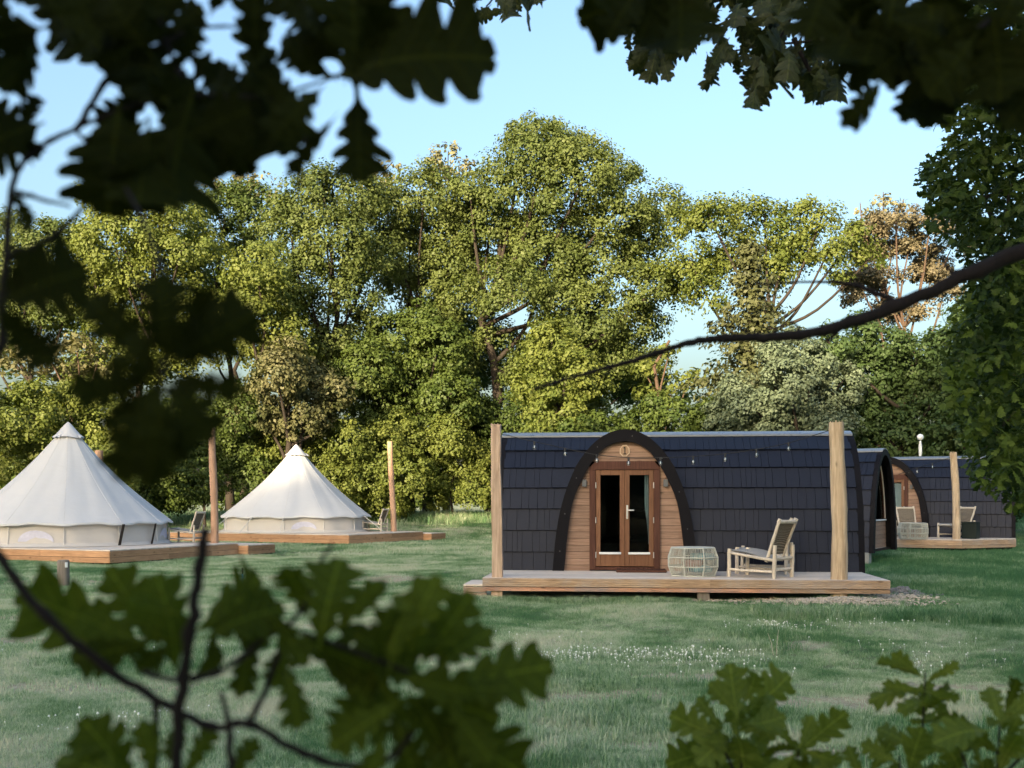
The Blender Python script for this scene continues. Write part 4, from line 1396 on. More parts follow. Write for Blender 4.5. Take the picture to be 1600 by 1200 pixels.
TREE_N = 0
def tree(label, lobes_px, Z, mat, trunk_px=None, seed=0, clump=0.80, n_per=84, size=0.185, dens=1.75, bark='bark',
         flat_lobes=1.0, spread=1.0, trunk_r=0.28, low=-0.55, name='oak_tree', cat='tree', inside=0.12, trunk_top=None, branches=True, group=None, depth=0.9, shell=(0.72, 1.06), bl=0.25):
    """lobes given as (px, py, radius px) at distance Z; the tree stands at its own place with real depth"""
    rng = np.random.default_rng(1000 + seed)
    cx = trunk_px if trunk_px is not None else float(np.mean([l[0] for l in lobes_px]))
    bx = (cx - 800) * Z / F
    bz = ground_z(bx, Z)
    o = thing(name, label, cat, (bx, Z, bz), 0, group)
    lobes = []
    for (px, py, r) in lobes_px:
        rr = r * Z / F
        dz = rng.uniform(-1, 1) * rr * 1.1 * spread
        p = at(px, py, Z + dz)
        lobes.append((p.x - bx, dz, p.z - bz, rr * 1.0, rr * depth * 1.1, rr * flat_lobes))
    # rear lobes give the crown its depth
    for i in range(len(lobes_px) // 3):
        l = lobes[rng.integers(len(lobes))]
        lobes.append((l[0] + rng.uniform(-1, 1), abs(l[1]) + l[4] * 1.2, l[2] * 0.97, l[3], l[4], l[5]))
    V, Fc, tint = crown_arrays(rng, lobes, clump, n_per, size, dens, low, inside, shell=shell)
    V[:, 2] = np.maximum(V[:, 2], 0.05)
    link_mesh('crown', fast_mesh('crown', V, Fc, mat, tint), o)
    # trunk and branches
    top = trunk_top if trunk_top else max(l[2] for l in lobes) * 0.72
    top = max(1.0, top)
    rn = random.Random(seed)
    wob = [(rn.uniform(-.12, .12) * i, rn.uniform(-.12, .12) * i) for i in range(8)]
    pts = [(wob[i][0] * top / 14, wob[i][1] * top / 14, top * i / 7) for i in range(8)]
    mb = MB(); mb.tube(pts, [trunk_r * (1.25 if i == 0 else 1 - 0.1 * i) for i in range(8)], 8, jit=0.06, rnd=rn)
    mb.build('trunk', M[bark], o)
    if branches:
        for l in lobes[:10]:
            e = Vector(l[:3])
            t0 = min(0.9, max(bl, (e.z - l[5] * 1.2) / top * 0.75))
            k = t0 * 7; i = min(6, int(k)); s = Vector(pts[i]).lerp(Vector(pts[i + 1]), k - i)
            mid = s.lerp(e, 0.5) + Vector((rn.uniform(-.4, .4), rn.uniform(-.3, .3), -0.12 * (e - s).length))
            P = catmull([tuple(s), tuple(mid), tuple(e), tuple(e + (e - mid) * 0.12)], 4)
            n = len(P); mb = MB()
            r0 = trunk_r * 0.36
            mb.tube(P, [r0 * (1 - 0.85 * q / (n - 1)) for q in range(n)], 5, cap=False, jit=0.05, rnd=rn)
            mb.build('branch', M[bark], o)
    return o

def conifer(label, px, top_py, base_py, half_px, Z, mat, seed, name='spruce_tree', size=0.3, bark='bark'):
    rng = np.random.default_rng(seed); rn = random.Random(seed)
    bx = (px - 800) * Z / F; bz = ground_z(bx, Z)
    o = thing(name, label, 'tree', (bx, Z, bz))
    top = at(px, top_py, Z).z - bz; low = max(0.6, at(px, base_py, Z).z - bz); half = half_px * Z / F
    C = []; Rr = []; O = []
    z = low
    while z < top:
        t = (z - low) / (top - low)
        rad = half * (1 - t) ** 0.8 * rn.uniform(0.75, 1.1) + 0.15
        nb = 9
        for k in range(nb):
            a = 2 * math.pi * k / nb + rn.uniform(-.3, .3)
            rr = rad * rn.uniform(0.5, 1.25)
            for q in np.linspace(0.25, 1, max(2, int(rr / 0.4))):
                C.append((math.cos(a) * rr * q, math.sin(a) * rr * q, z - 0.28 * rr * q + rn.uniform(-.1, .1)))
                Rr.append(0.62 * (1.1 - 0.35 * q)); O.append((math.cos(a), math.sin(a), 0.3))
        z += 0.62
    V, Fc, tint = leaf_cloud(rng, np.array(C), np.array(Rr), np.array(O), 26, size * 0.75, 0.7)
    V[:, 2] = np.maximum(V[:, 2], 0.05)
    link_mesh('crown', fast_mesh('crown', V, Fc, mat, tint), o)
    mb = MB(); mb.tube([(0, 0, top * i / 6) for i in range(7)], [0.26 * (1 - .15 * i) for i in range(7)], 8, jit=.05, rnd=rn); mb.build('trunk', M[bark], o)
    return o

# tall trees, left to right
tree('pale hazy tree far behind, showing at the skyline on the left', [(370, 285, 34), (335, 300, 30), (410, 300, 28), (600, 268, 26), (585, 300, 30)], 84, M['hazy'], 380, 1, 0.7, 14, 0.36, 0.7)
tree('leafy tree at the far left edge of the treeline', [(90, 400, 62), (40, 430, 60), (60, 500, 60), (105, 480, 50), (10, 380, 50), (-40, 450, 60), (-30, 520, 60)], 61, M['oak_lit'], 50, 2)
tree('sunlit yellowish oak with round crown at the left of the treeline', [(230, 352, 58), (285, 390, 60), (180, 385, 60), (220, 445, 58), (285, 470, 56), (150, 450, 50), (170, 325, 42), (255, 310, 36), (240, 520, 46), (170, 520, 46), (300, 540, 46), (200, 570, 44), (270, 590, 44), (140, 580, 40)], 59, M['lime'], 225, 3)
tree('darker green oak between the yellowish oak and the next crown', [(350, 350, 56), (405, 335, 48), (330, 410, 54), (385, 425, 50), (340, 480, 46)], 67, M['midgreen'], 360, 4)
tree('smaller bright crown in front of the darker green oak', [(402, 425, 46), (425, 480, 50), (385, 485, 44), (445, 535, 40), (405, 540, 40)], 55, M['lime'], 408, 5)
tree('large oak with dense olive crown left of the tallest oak', [(500, 325, 58), (552, 315, 48), (455, 372, 56), (520, 392, 62), (585, 405, 50), (480, 452, 58), (545, 465, 48), (505, 295, 34), (470, 520, 40), (525, 535, 36), (560, 520, 36), (500, 580, 40), (550, 590, 40), (455, 470, 44)], 59, M['oak_lit'], 520, 6)
tree('oak adjoining the tallest oak on its left shoulder', [(662, 312, 52), (640, 385, 58), (692, 365, 54), (605, 335, 48), (675, 450, 44), (625, 440, 34), (700, 420, 40)], 63, M['oak_lit'], 668, 7)
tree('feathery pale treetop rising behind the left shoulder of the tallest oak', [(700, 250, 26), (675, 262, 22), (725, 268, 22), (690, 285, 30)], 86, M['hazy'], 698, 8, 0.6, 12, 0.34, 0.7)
tree('tallest broad oak whose crown is the highest point of the treeline', [(848, 252, 58), (805, 300, 66), (905, 295, 68), (962, 330, 62), (1008, 378, 52), (765, 365, 64), (858, 395, 80), (950, 428, 70), (1022, 455, 42), (735, 310, 40), (722, 415, 48), (800, 462, 58), (1000, 510, 44), (925, 500, 56), (828, 212, 32), (862, 214, 28), (915, 238, 36), (962, 268, 34), (1030, 320, 34), (880, 470, 50), (860, 530, 40), (735, 480, 40), (780, 540, 38), (720, 560, 36), (960, 560, 40), (1010, 570, 36), (820, 590, 36), (690, 500, 30)], 62, M['oak_lit'], 770, 9, trunk_r=0.42)
tree('airy oak right of the tallest oak with an arching right-hand limb', [(1112, 345, 36), (1082, 415, 38), (1155, 345, 36), (1195, 345, 36), (1235, 372, 34), (1282, 345, 28), (1330, 378, 30), (1362, 402, 20), (1290, 402, 28), (1150, 400, 38), (1102, 462, 32), (1222, 425, 22), (1310, 425, 18), (1255, 330, 22), (1345, 400, 20), (1200, 400, 28), (1080, 355, 30)], 58, M['lime'], 1185, 10, dens=1.5, trunk_r=0.3)
conifer('brownish green spruce standing in front of the airy oak', 1172, 385, 720, 128, 51, M['spruce'], 11)
tree('dark leafy oak standing in the shade behind the trunk of the tallest oak', [(700, 545, 56), (780, 575, 56), (855, 590, 56), (940, 575, 56), (1000, 595, 46), (745, 505, 36), (610, 565, 56), (660, 600, 50), (900, 620, 50)], 71, M['deepgreen'], 800, 16)
# Scots pine: flat plates of needles on a bare trunk
pine = tree('Scots pine with flat rusty needle plates and a bare trunk', [(1400, 345, 40), (1352, 368, 38), (1452, 358, 40), (1482, 398, 36), (1378, 432, 36), (1440, 432, 36), (1474, 460, 28), (1340, 438, 28), (1392, 482, 32), (1420, 390, 34), (1360, 400, 26), (1450, 488, 24), (1330, 470, 22)], 62, M['pine'], 1426, 12, 0.62, 110, 0.17, 1.2, 'pine_bark', 0.5, 1.0, 0.25, -0.3, 'pine_tree', inside=0.3, bl=0.6)
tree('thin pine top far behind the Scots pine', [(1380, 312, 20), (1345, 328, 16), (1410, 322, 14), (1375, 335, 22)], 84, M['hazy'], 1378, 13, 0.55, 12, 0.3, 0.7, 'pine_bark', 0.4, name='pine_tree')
tree('slender pine with a lit orange trunk right of the tallest oak', [(1045, 555, 26), (1005, 575, 26), (1075, 590, 30), (1050, 610, 26), (1010, 620, 24)], 58, M['lime'], 1032, 14, 0.5, 16, 0.28, 0.7, 'pine_bark', 0.6, 1.0, 0.22, name='pine_tree', trunk_top=9.5)
tree('second slender pine trunk at the left behind the tents', [(120, 545, 30), (100, 580, 34), (150, 575, 26), (75, 555, 26), (30, 570, 40), (130, 610, 30)], 56, M['haw'], 112, 15, 0.5, 18, 0.28, 0.8, 'pine_bark', 0.6, 1.0, 0.2, name='pine_tree')
# middle storey
tree('rounded mid green tree in front of the trunks of the tallest oak', [(622, 535, 52), (682, 552, 52), (572, 582, 50), (640, 602, 62), (702, 620, 46), (590, 640, 50), (682, 672, 44), (655, 505, 34), (735, 650, 40), (620, 690, 44)], 59.5, M['midgreen'], 640, 20, 0.55, 46, 0.20, name='field_maple', low=-0.75)
tree('bright yellow green young tree behind the left end of the nearest pod', [(862, 540, 38), (884, 588, 50), (832, 602, 36), (922, 606, 34), (870, 650, 46), (905, 640, 44), (838, 560, 26)], 51, M['lime'], 875, 21, 0.5, 46, 0.18, name='young_oak', low=-0.8)
tree('pinkish flowering hawthorn left of the rounded mid green tree', [(432, 588, 44), (482, 600, 42), (402, 640, 46), (470, 648, 48), (450, 560, 30), (520, 620, 30)], 53, M['haw'], 445, 22, 0.5, 46, 0.18, name='hawthorn_tree', low=-0.8)
tree('bright yellow green bush behind the nearer tent', [(40, 652, 52), (112, 642, 48), (165, 660, 44), (20, 720, 54), (92, 712, 48), (182, 722, 46), (-30, 660, 50), (60, 622, 30), (140, 620, 24), (200, 680, 36)], 47, M['lime'], 90, 23, 0.46, 46, 0.16, name='bush', cat='bush', low=-0.9, branches=False, trunk_r=0.08)
tree('green bush between the two tents', [(260, 700, 48), (300, 742, 52), (245, 762, 42), (380, 705, 48), (405, 752, 44), (370, 645, 40), (330, 690, 46), (290, 650, 40), (220, 790, 40)], 54, M['midgreen'], 320, 24, 0.46, 46, 0.16, name='bush', cat='bush', low=-0.9, branches=False, trunk_r=0.08)
tree('sunlit loose bush right behind the farther tent', [(470, 690, 40), (505, 720, 44), (430, 690, 34), (540, 690, 40), (520, 760, 44), (450, 760, 44)], 55.5, M['lime'], 490, 25, 0.46, 46, 0.16, name='bush', cat='bush', low=-0.9, branches=False, trunk_r=0.08)
tree('large sunlit bush behind the tall post of the farther tent', [(592, 702, 42), (632, 692, 38), (572, 742, 44), (642, 742, 38), (602, 782, 38), (620, 665, 24), (560, 790, 30)], 57, M['lime'], 605, 26, 0.44, 46, 0.16, name='bush', cat='bush', low=-0.9, branches=False, trunk_r=0.08)
tree('sunlit shrub with drooping sprays left of the nearest pod', [(702, 688, 36), (732, 722, 36), (690, 742, 34), (742, 770, 30), (682, 780, 20), (665, 720, 30), (715, 655, 20)], 58.5, M['lime'], 706, 27, 0.42, 46, 0.16, name='bush', cat='bush', low=-0.7, branches=False, trunk_r=0.08)
tree('dark green shrub right behind the left post of the nearest pod', [(790, 652, 40), (850, 682, 46), (775, 720, 44), (800, 770, 44), (760, 690, 30)], 60, M['midgreen'], 800, 28, 0.46, 46, 0.18, name='bush', cat='bush', low=-0.9, branches=False, trunk_r=0.08)
tree('low green hedge bush behind the ridge of the nearest pod', [(940, 682, 42), (1000, 672, 38), (1060, 668, 40), (1110, 660, 36), (900, 690, 40), (1030, 640, 26)], 49, M['midgreen'], 1000, 29, 0.46, 46, 0.18, name='bush', cat='bush', low=-0.9, branches=False, trunk_r=0.08)
tree('grey green willow in shade behind the right half of the nearest pod', [(1182, 642, 42), (1232, 602, 46), (1282, 642, 46), (1222, 652, 46), (1160, 672, 30), (1312, 602, 40), (1262, 562, 36), (1300, 680, 40), (1205, 690, 36), (1205, 555, 30), (1240, 535, 26), (1150, 610, 28)], 45, M['greygreen'], 1240, 30, 0.42, 46, 0.15, name='willow_tree', low=-0.8)
tree('broad dark green tree behind the second and third pods', [(1352, 602, 54), (1402, 642, 56), (1452, 602, 52), (1342, 662, 46), (1472, 662, 56), (1432, 562, 42), (1502, 560, 56), (1392, 692, 54), (1330, 560, 34), (1300, 540, 30), (1345, 520, 28), (1385, 540, 30)], 47, M['deepgreen'], 1415, 31, 0.5, 46, 0.18, name='broadleaf_tree', low=-0.9)
tree('dark green tree at the right edge behind the farthest pod', [(1542, 622, 66), (1502, 692, 56), (1562, 702, 56), (1600, 560, 70), (1640, 640, 80), (1590, 760, 60), (1660, 740, 70), (1580, 480, 60)], 45, M['deepgreen'], 1570, 32, 0.5, 46, 0.18, name='broadleaf_tree', low=-0.9)
# far wood behind everything: one mass
rng = np.random.default_rng(77)
lob = []
for x in np.arange(-62, 62, 4.2):
    y = 84 + rng.uniform(-4, 4); h = rng.uniform(8.5, 12.5)
    lob.append((x, y, 0.78 + h * 0.5, 3.0, 2.6, h * 0.55))
V, Fc, tint = crown_arrays(rng, lob, 1.0, 22, 0.42, 1.0, -0.9)
wo = link_mesh('far_wood', fast_mesh('far_wood', V, Fc, M['midgreen'], tint)); tag(wo, kind='stuff')

# trees behind the viewpoint: they throw the evening shade over the lawn
rng = np.random.default_rng(5)
shade_lobes = []
for i in range(26):
    a = rng.uniform(0, 6.28); r = rng.uniform(0, 3.2); z = rng.uniform(0.33, 0.9)
    k = 1 - abs(z - 0.55) * 0.9
    shade_lobes.append((math.cos(a) * r * k, math.sin(a) * r * k, z * 16, 1.9, 1.9, 1.7))
Vs, Fs, ts = crown_arrays(rng, shade_lobes, 0.8, 20, 0.62, 1.0, -0.95, 0.5)
shade_me = fast_mesh('shade_crown', Vs, Fs, M['deepgreen'], ts)
mbt = MB(); mbt.tube([(0, 0, 16 * i / 6 * 0.8) for i in range(7)], [0.4 * (1.2 - .16 * i) for i in range(7)], 8); trunk_me = mbt.mesh('shade_trunk', M['bark'])
SHADE = []
for x in np.arange(-124, -36, 4.6):
    y = -120 + rng.uniform(-4, 4)
    h = float(np.interp(x, [-124, -84, -78, -70, -38], [46.8, 46.8, 49.5, 52.5, 52.0])) + rng.uniform(-1.7, 1.5)
    SHADE.append((x, y, (h - 14) / 15.5))
for k, (x, y, s) in enumerate(SHADE):
    t = thing('shade_tree', 'leafy tree standing behind the viewpoint, shading the lawn', 'tree', (x, y, ground_z(x, y)), rng.uniform(0, 6.28), 'trees behind the viewpoint')
    t.scale = (1.6, 1.6, s)
    link_mesh('crown', shade_me, t); link_mesh('trunk', trunk_me, t)

# ------------------------------------------------------------------ grass
def tuft_mesh(name, seed, n, h, spread, w, mat, lean=0.6):
    rng = np.random.default_rng(seed)
    V = []; Fc = []
    for i in range(n):
        x, y = rng.normal(size=2) * spread
        a = rng.uniform(0, 6.283); d = np.array([math.cos(a), math.sin(a)])
        hh = h * rng.uniform(0.5, 1.25); ln = lean * rng.uniform(0.2, 1.1) * hh
        s = np.array([-d[1], d[0]]) * w * rng.uniform(0.7, 1.3)
        p0 = np.array([x, y]); p1 = p0 + d * ln * 0.35; p2 = p0 + d * ln
        b = len(V)
        V += [(*(p0 - s), -0.02), (*(p0 + s), -0.02), (*(p1 + s * .8), hh * 0.6), (*(p1 - s * .8), hh * 0.6), (*p2, hh)]
        Fc += [(b, b + 1, b + 2, b + 3), (b + 3, b + 2, b + 4, b + 4)]
    V = np.array(V)
    me = bpy.data.meshes.new(name)
    me.from_pydata(V.tolist(), [], [f if len(set(f)) == 4 else f[:3] for f in Fc])
    at_ = me.attributes.new('tint', 'FLOAT', 'FACE')
    at_.data.foreach_set('value', np.repeat(rng.random(n), 2).astype(np.float32))
    me.materials.append(mat)
    return me

def scatter(name, pts, scl, rot, protos):
    """one object: a point cloud whose points carry small tufts"""
    col = bpy.data.collections.new(name + '_kinds')
    for k, me in enumerate(protos):
        col.objects.link(bpy.data.objects.new(name + '_kind', me))
    me = bpy.data.meshes.new(name)
    me.from_pydata(pts.tolist(), [], [])
    a = me.attributes.new('size', 'FLOAT', 'POINT'); a.data.foreach_set('value', scl.astype(np.float32))
    a = me.attributes.new('turn', 'FLOAT', 'POINT'); a.data.foreach_set('value', rot.astype(np.float32))
    o = link_mesh(name, me)
    ng = bpy.data.node_groups.new(name, 'GeometryNodeTree')
    ng.interface.new_socket('Geometry', in_out='INPUT', socket_type='NodeSocketGeometry')
    ng.interface.new_socket('Geometry', in_out='OUTPUT', socket_type='NodeSocketGeometry')
    N = ng.nodes; L = ng.links
    gi = N.new('NodeGroupInput'); go = N.new('NodeGroupOutput')
    m2p = N.new('GeometryNodeMeshToPoints')
    iop = N.new('GeometryNodeInstanceOnPoints')
    ci = N.new('GeometryNodeCollectionInfo'); ci.inputs['Collection'].default_value = col
    ci.inputs['Separate Children'].default_value = True; ci.inputs['Reset Children'].default_value = True
    s = N.new('GeometryNodeInputNamedAttribute'); s.data_type = 'FLOAT'; s.inputs['Name'].default_value = 'size'
    t = N.new('GeometryNodeInputNamedAttribute'); t.data_type = 'FLOAT'; t.inputs['Name'].default_value = 'turn'
    cx = N.new('ShaderNodeCombineXYZ')
    L.new(gi.outputs[0], m2p.inputs['Mesh']); L.new(m2p.outputs[0], iop.inputs['Points'])
    L.new(ci.outputs[0], iop.inputs['Instance'])
    iop.inputs['Pick Instance'].default_value = True
    L.new(t.outputs[0], cx.inputs[2]); L.new(cx.outputs[0], iop.inputs['Rotation'])
    L.new(s.outputs[0], iop.inputs['Scale'])
    L.new(iop.outputs[0], go.inputs[0])
    md = o.modifiers.new('scatter', 'NODES'); md.node_group = ng
    tag(o, kind='stuff')
    return o

gz = np.vectorize(ground_z)
rng = np.random.default_rng(41)
def field(n, y0, y1, extra=1.5):
    u = rng.random(n)
    # uniform over a wedge that is a little wider than the view
    y = np.sqrt(u * (y1 ** 2 - y0 ** 2) + y0 ** 2)
    x = rng.uniform(-1, 1, n) * (0.50 * y + extra)
    return x, y
def under_deck(x, y):
    c, s = math.cos(-YAW1), math.sin(-YAW1)
    dx, dy = x - POD1[0], y - POD1[1]
    lx, ly = c * dx - s * dy, s * dx + c * dy
    m = (lx > -0.6) & (lx < 6.8) & (ly > -1.75) & (ly < 3)
    m |= (lx > 3.5) & (lx < 7.0) & (ly > -2.05 - 0.55 * np.exp(-((lx - 5.7) / 0.9) ** 2)) & (ly < -1.7)
    for A, u, v, a, b in ((A1, u1, v1, 7, 8.1), (A2, u2, v2, 6.8, 9.3)):
        q = (x - A.x) * u.x + (y - A.y) * u.y; w_ = (x - A.x) * v.x + (y - A.y) * v.y
        m |= (q > 0.1) & (q < a) & (w_ > 0.0) & (w_ < b)
    return m
xs = []; ys = []; sc = []
for (n, y0, y1, s) in ((34000, 5.2, 11, 0.9), (42000, 11, 20, 1.15), (38000, 20, 34, 1.6), (34000, 34, 64, 2.4)):
    x, y = field(n, y0, y1)
    keep = ~under_deck(x, y) & (rng.random(n) > bareness(x, y) * 0.8)
    x, y = x[keep], y[keep]
    lush = vnoise(x * 0.9, y * 0.9, 3)
    xs.append(x); ys.append(y); sc.append(s * (0.8 + 0.3 * np.clip(lush, -0.6, 1.0)) * rng.uniform(0.75, 1.25, len(x)))
x = np.concatenate(xs); y = np.concatenate(ys); s = np.concatenate(sc)
short = [tuft_mesh('grass_tuft', 50 + k, 24, 0.042, 0.055, 0.0026, M['blade'], 0.9) for k in range(5)]
scatter('mown_grass', np.column_stack([x, y, gz(x, y)]), s, rng.uniform(0, 6.28, len(x)), short)
# longer grass: greener patches, round the deck feet, right side, far edge
parts = []
x, y = field(9000, 6, 20)
k = (vnoise(x, y, 12) > 0.42) & ~under_deck(x, y) & (bareness(x, y) < 0.2)
parts.append((x[k], y[k], rng.uniform(0.6, 1.1, k.sum())))
n = 2600; x = rng.uniform(-0.8, 6.9, n); c, s_ = math.cos(YAW1), math.sin(YAW1)
ly = rng.normal(-2.28, 0.13, n)
dens = (rng.random(n) < np.where(x < 3.4, 0.9, 0.10))
wx = POD1[0] + c * x - s_ * ly; wy = POD1[1] + s_ * x + c * ly
parts.append((wx[dens], wy[dens], rng.uniform(0.35, 0.85, dens.sum())))
n = 9000; y = rng.uniform(19, 34, n); x = rng.uniform(6.6, 17, n)
k = (x - 6.6 < (y - 18) * 0.9 + 1.2)
parts.append((x[k], y[k], rng.uniform(0.5, 1.15, k.sum())))
n = 7000; y = rng.normal(60.0, 2.0, n); x = rng.uniform(-32, 30, n)
parts.append((x, y, rng.uniform(1.8, 4.2, n)))
for (cx, cy, r_, n) in ((0.55, 8.35, 0.28, 90), (2.7, 12.4, 0.5, 110), (3.0, 13.4, 0.6, 120), (-4.3, 12.0, 0.9, 200), (-3.2, 11.4, 0.7, 140), (1.5, 8.0, 0.3, 60), (-6.0, 17.5, 1.0, 150), (4.6, 8.8, 0.5, 90), (-0.4, 9.4, 0.6, 110), (2.0, 16.2, 0.8, 120)):
    parts.append((rng.normal(cx, r_ * .6, n), rng.normal(cy, r_ * .45, n), rng.uniform(0.45, 1.0, n)))
n = 900; x = rng.uniform(3.6, 8.2, n); y = 15.6 + 0.25 * vnoise(x, x, 3) + rng.normal(0, 0.35, n)
parts.append((x, y, rng.uniform(0.8, 1.5, n)))
x = np.concatenate([p[0] for p in parts]); y = np.concatenate([p[1] for p in parts]); s = np.concatenate([p[2] for p in parts])
longg = [tuft_mesh('long_tuft', 70 + k, 22, 0.12, 0.05, 0.0034, M['blade_long'], 0.75) for k in range(4)]
scatter('long_grass', np.column_stack([x, y, gz(x, y)]), s, rng.uniform(0, 6.28, len(x)), longg)
# white clover in drifts
parts = []
for (cx, cy, rx, ry, n) in ((3.3, 11.0, 1.5, 0.55, 700), (1.0, 11.6, 1.5, 0.35, 330), (4.0, 14.4, 1.2, 0.3, 110), (0.3, 14.6, 2.2, 0.5, 50), (5.6, 11.5, 1.6, 1.2, 90), (-2.6, 8.2, 0.9, 0.5, 50), (-3.4, 12.2, 2.0, 0.6, 40), (2.0, 13.2, 3.5, 1.2, 70)):
    x = rng.normal(cx, rx * 0.6, n); y = rng.normal(cy, ry * 0.7, n); parts.append((x, y))
x = np.concatenate([p[0] for p in parts]); y = np.concatenate([p[1] for p in parts])
k = ~under_deck(x, y) & (vnoise(x * 2.6, y * 3.4, 31) + 0.35 * vnoise(x * 7, y * 9, 32) > rng.uniform(-0.35, 0.5, len(x))); x, y = x[k], y[k]
def clover_mesh(seed):
    r = random.Random(seed); mb = MB()
    h = r.uniform(0.05, 0.085); l = (r.uniform(-.02, .02), r.uniform(-.02, .02))
    q = Vector((l[0], l[1], h))
    mb.tube([(0, 0, 0), q], 0.0012, 3, cap=False)
    for a in (0, 1, 2):
        mb.tube([q + Vector((0, 0, -0.006 + a * 0.004)), q + Vector((0, 0, -0.002 + a * 0.004))], [0.0085 - a * 0.0012, 0.0088 - a * 0.002], 6)
    return mb.mesh('clover_head', M['clover'])
scatter('clover_flowers', np.column_stack([x, y, gz(x, y)]), rng.uniform(0.5, 1.2, len(x)), rng.uniform(0, 6.28, len(x)), [clover_mesh(k) for k in range(3)])
# wood chips and stones round the right foot of the main deck
n = 2600
n = 3400
lx = np.concatenate([rng.normal(5.7, 0.62, 2300), rng.uniform(3.4, 6.8, 700), rng.normal(6.95, 0.25, 400)])
ly = np.concatenate([rng.normal(-2.25, 0.24, 2300), rng.normal(-2.0, 0.09, 700), rng.normal(-1.3, 0.25, 400)])
wx = POD1[0] + c * lx - s_ * ly; wy = POD1[1] + s_ * lx + c * ly
def chip_mesh(seed):
    r = random.Random(seed); mb = MB()
    mb.box((0, 0, 0.008), (r.uniform(.04, .075), r.uniform(.014, .03), r.uniform(.008, .02)), Euler((r.uniform(-.5, .5), r.uniform(-.5, .5), 0)).to_matrix(), 0.7)
    return mb.mesh('chip', M['chip'])
zc = gz(wx, wy) + 0.012 + 0.03 * rng.random(n)
scatter('wood_chips', np.column_stack([wx, wy, zc]), rng.uniform(0.6, 1.4, n), rng.uniform(0, 6.28, n), [chip_mesh(k) for k in range(5)])
M['stone'] = plain('grey_rubble', (0.20, 0.20, 0.21), 0.95, 0.1, var=0.3)
n = 700
q = at(1408, 924, 19.4)
wx = rng.normal(q.x, 0.26, n); wy = rng.normal(q.y, 0.22, n)
zc = gz(wx, wy) + 0.13 * np.exp(-((wx - q.x) / .3) ** 2 - ((wy - q.y) / .25) ** 2) * rng.random(n)
def stone_mesh(seed):
    r = random.Random(seed); mb = MB(); mb.bbox((0, 0, 0.012), (r.uniform(.03, .06), r.uniform(.03, .05), r.uniform(.02, .035)), 0.008, Euler((r.uniform(-.6, .6), r.uniform(-.6, .6), 0)).to_matrix()); return mb.mesh('rubble', M['stone'])
scatter('rubble_heap', np.column_stack([wx, wy, zc]), rng.uniform(0.6, 1.5, n), rng.uniform(0, 6.28, n), [stone_mesh(k) for k in range(4)])

# ------------------------------------------------------------------ oak leaves close to the viewpoint
def leaf_outline(seed):
    """(along, half width) of one side of an oak leaf of unit length"""
    r = random.Random(seed)
    env = lambda t: float(np.interp(t, [0, .12, .3, .5, .68, .82, .93, 1.0], [.02, .075, .165, .25, .285, .25, .16, .05]))
    pts = [(0.0, 0.012)]
    cs = [0.21, 0.40, 0.60, 0.79]
    for k, c in enumerate(cs):
        c += r.uniform(-.02, .02)
        e = env(c) * r.uniform(0.90, 1.14)
        d = 0.34 * e                                # rounded lobes point forward
        deep = r.uniform(0.42, 0.58)
        pts += [(c - .085, e * deep), (c - .058 + d * .25, e * 0.80), (c - .022 + d * .6, e * 1.02), (c + .018 + d * .85, e * 1.08), (c + .052 + d * .8, e * 0.98), (c + .070 + d * .45, e * 0.78)]
    pts += [(0.935, .085), (0.965, .10), (0.99, .07), (1.005, 0.02)]
    return pts
LEAF_N = {}
def leaf_mesh(matname, seed):
    key = (matname, seed)
    if key in LEAF_N: return LEAF_N[key]
    L_, R_ = leaf_outline(seed), leaf_outline(seed + 100)
    n = len(L_)
    vs = []; fs = []
    r = random.Random(seed)
    cup = r.uniform(-0.45, 0.5); bend = r.uniform(0.02, 0.20); tw = r.uniform(-.5, .5)
    def zz(t, w): return bend * math.sin(math.pi * min(1, t)) + cup * abs(w) + 0.03 * math.sin(t * 24 + seed) * (abs(w) / 0.25) + tw * w * t
    for i in range(n):
        t = i / (n - 1) * 0.98
        vs.append((0, t, zz(t, 0)))
        a, w = L_[i]; vs.append((-w, a, zz(a, w)))
        a, w = R_[i]; vs.append((w, a, zz(a, w)))
    for i in range(n - 1):
        fs.append((3 * i, 3 * i + 3, 3 * i + 4, 3 * i + 1))
        fs.append((3 * i, 3 * i + 2, 3 * i + 5, 3 * i + 3))
    # petiole and midrib
    mb = MB(); mb.add(vs, fs, True)
    mb.tube([(0, -0.10, -0.01), (0, 0.0, 0.0), (0, 0.35, zz(.35, 0) - .006), (0, 0.8, zz(.8, 0) - .004)], [0.012, 0.011, 0.008, 0.004], 4, cap=False)
    me = mb.mesh('leaf', M[matname])
    LEAF_N[key] = me
    return me

def place_leaf(root, bx, by, tx, ty, Z, w, matname, rnd, Zt=None, roll=None, wide=1.0):
    w = w * wide
    B = at(bx, by, Z)
    T = at(tx, ty, Zt if Zt else Z * (1 + rnd.uniform(-.03, .03)))
    y = T - B; ln = y.length; y.normalize()
    view = (Vector((0, 0, CH)) - (B + T) / 2).normalized()
    x = y.cross(view).normalized()
    nrm = x.cross(y).normalized()
    a = roll if roll is not None else rnd.uniform(-0.45, 0.45)
    x2 = x * math.cos(a) + nrm * math.sin(a)
    z2 = x2.cross(y).normalized()
    k = w / 0.58 / max(0.6, math.cos(a))
    o = link_mesh('leaf', leaf_mesh(matname, rnd.randrange(9)), root)
    mt = Matrix.Identity(4)
    mt.col[0] = (*(x2 * ln * k), 0); mt.col[1] = (*(y * ln), 0); mt.col[2] = (*(z2 * ln * 0.9 * (1 if rnd.random() < .6 else -1)), 0)
    mt.col[3] = (*(B - root.location), 1)
    o.matrix_basis = mt
    return o

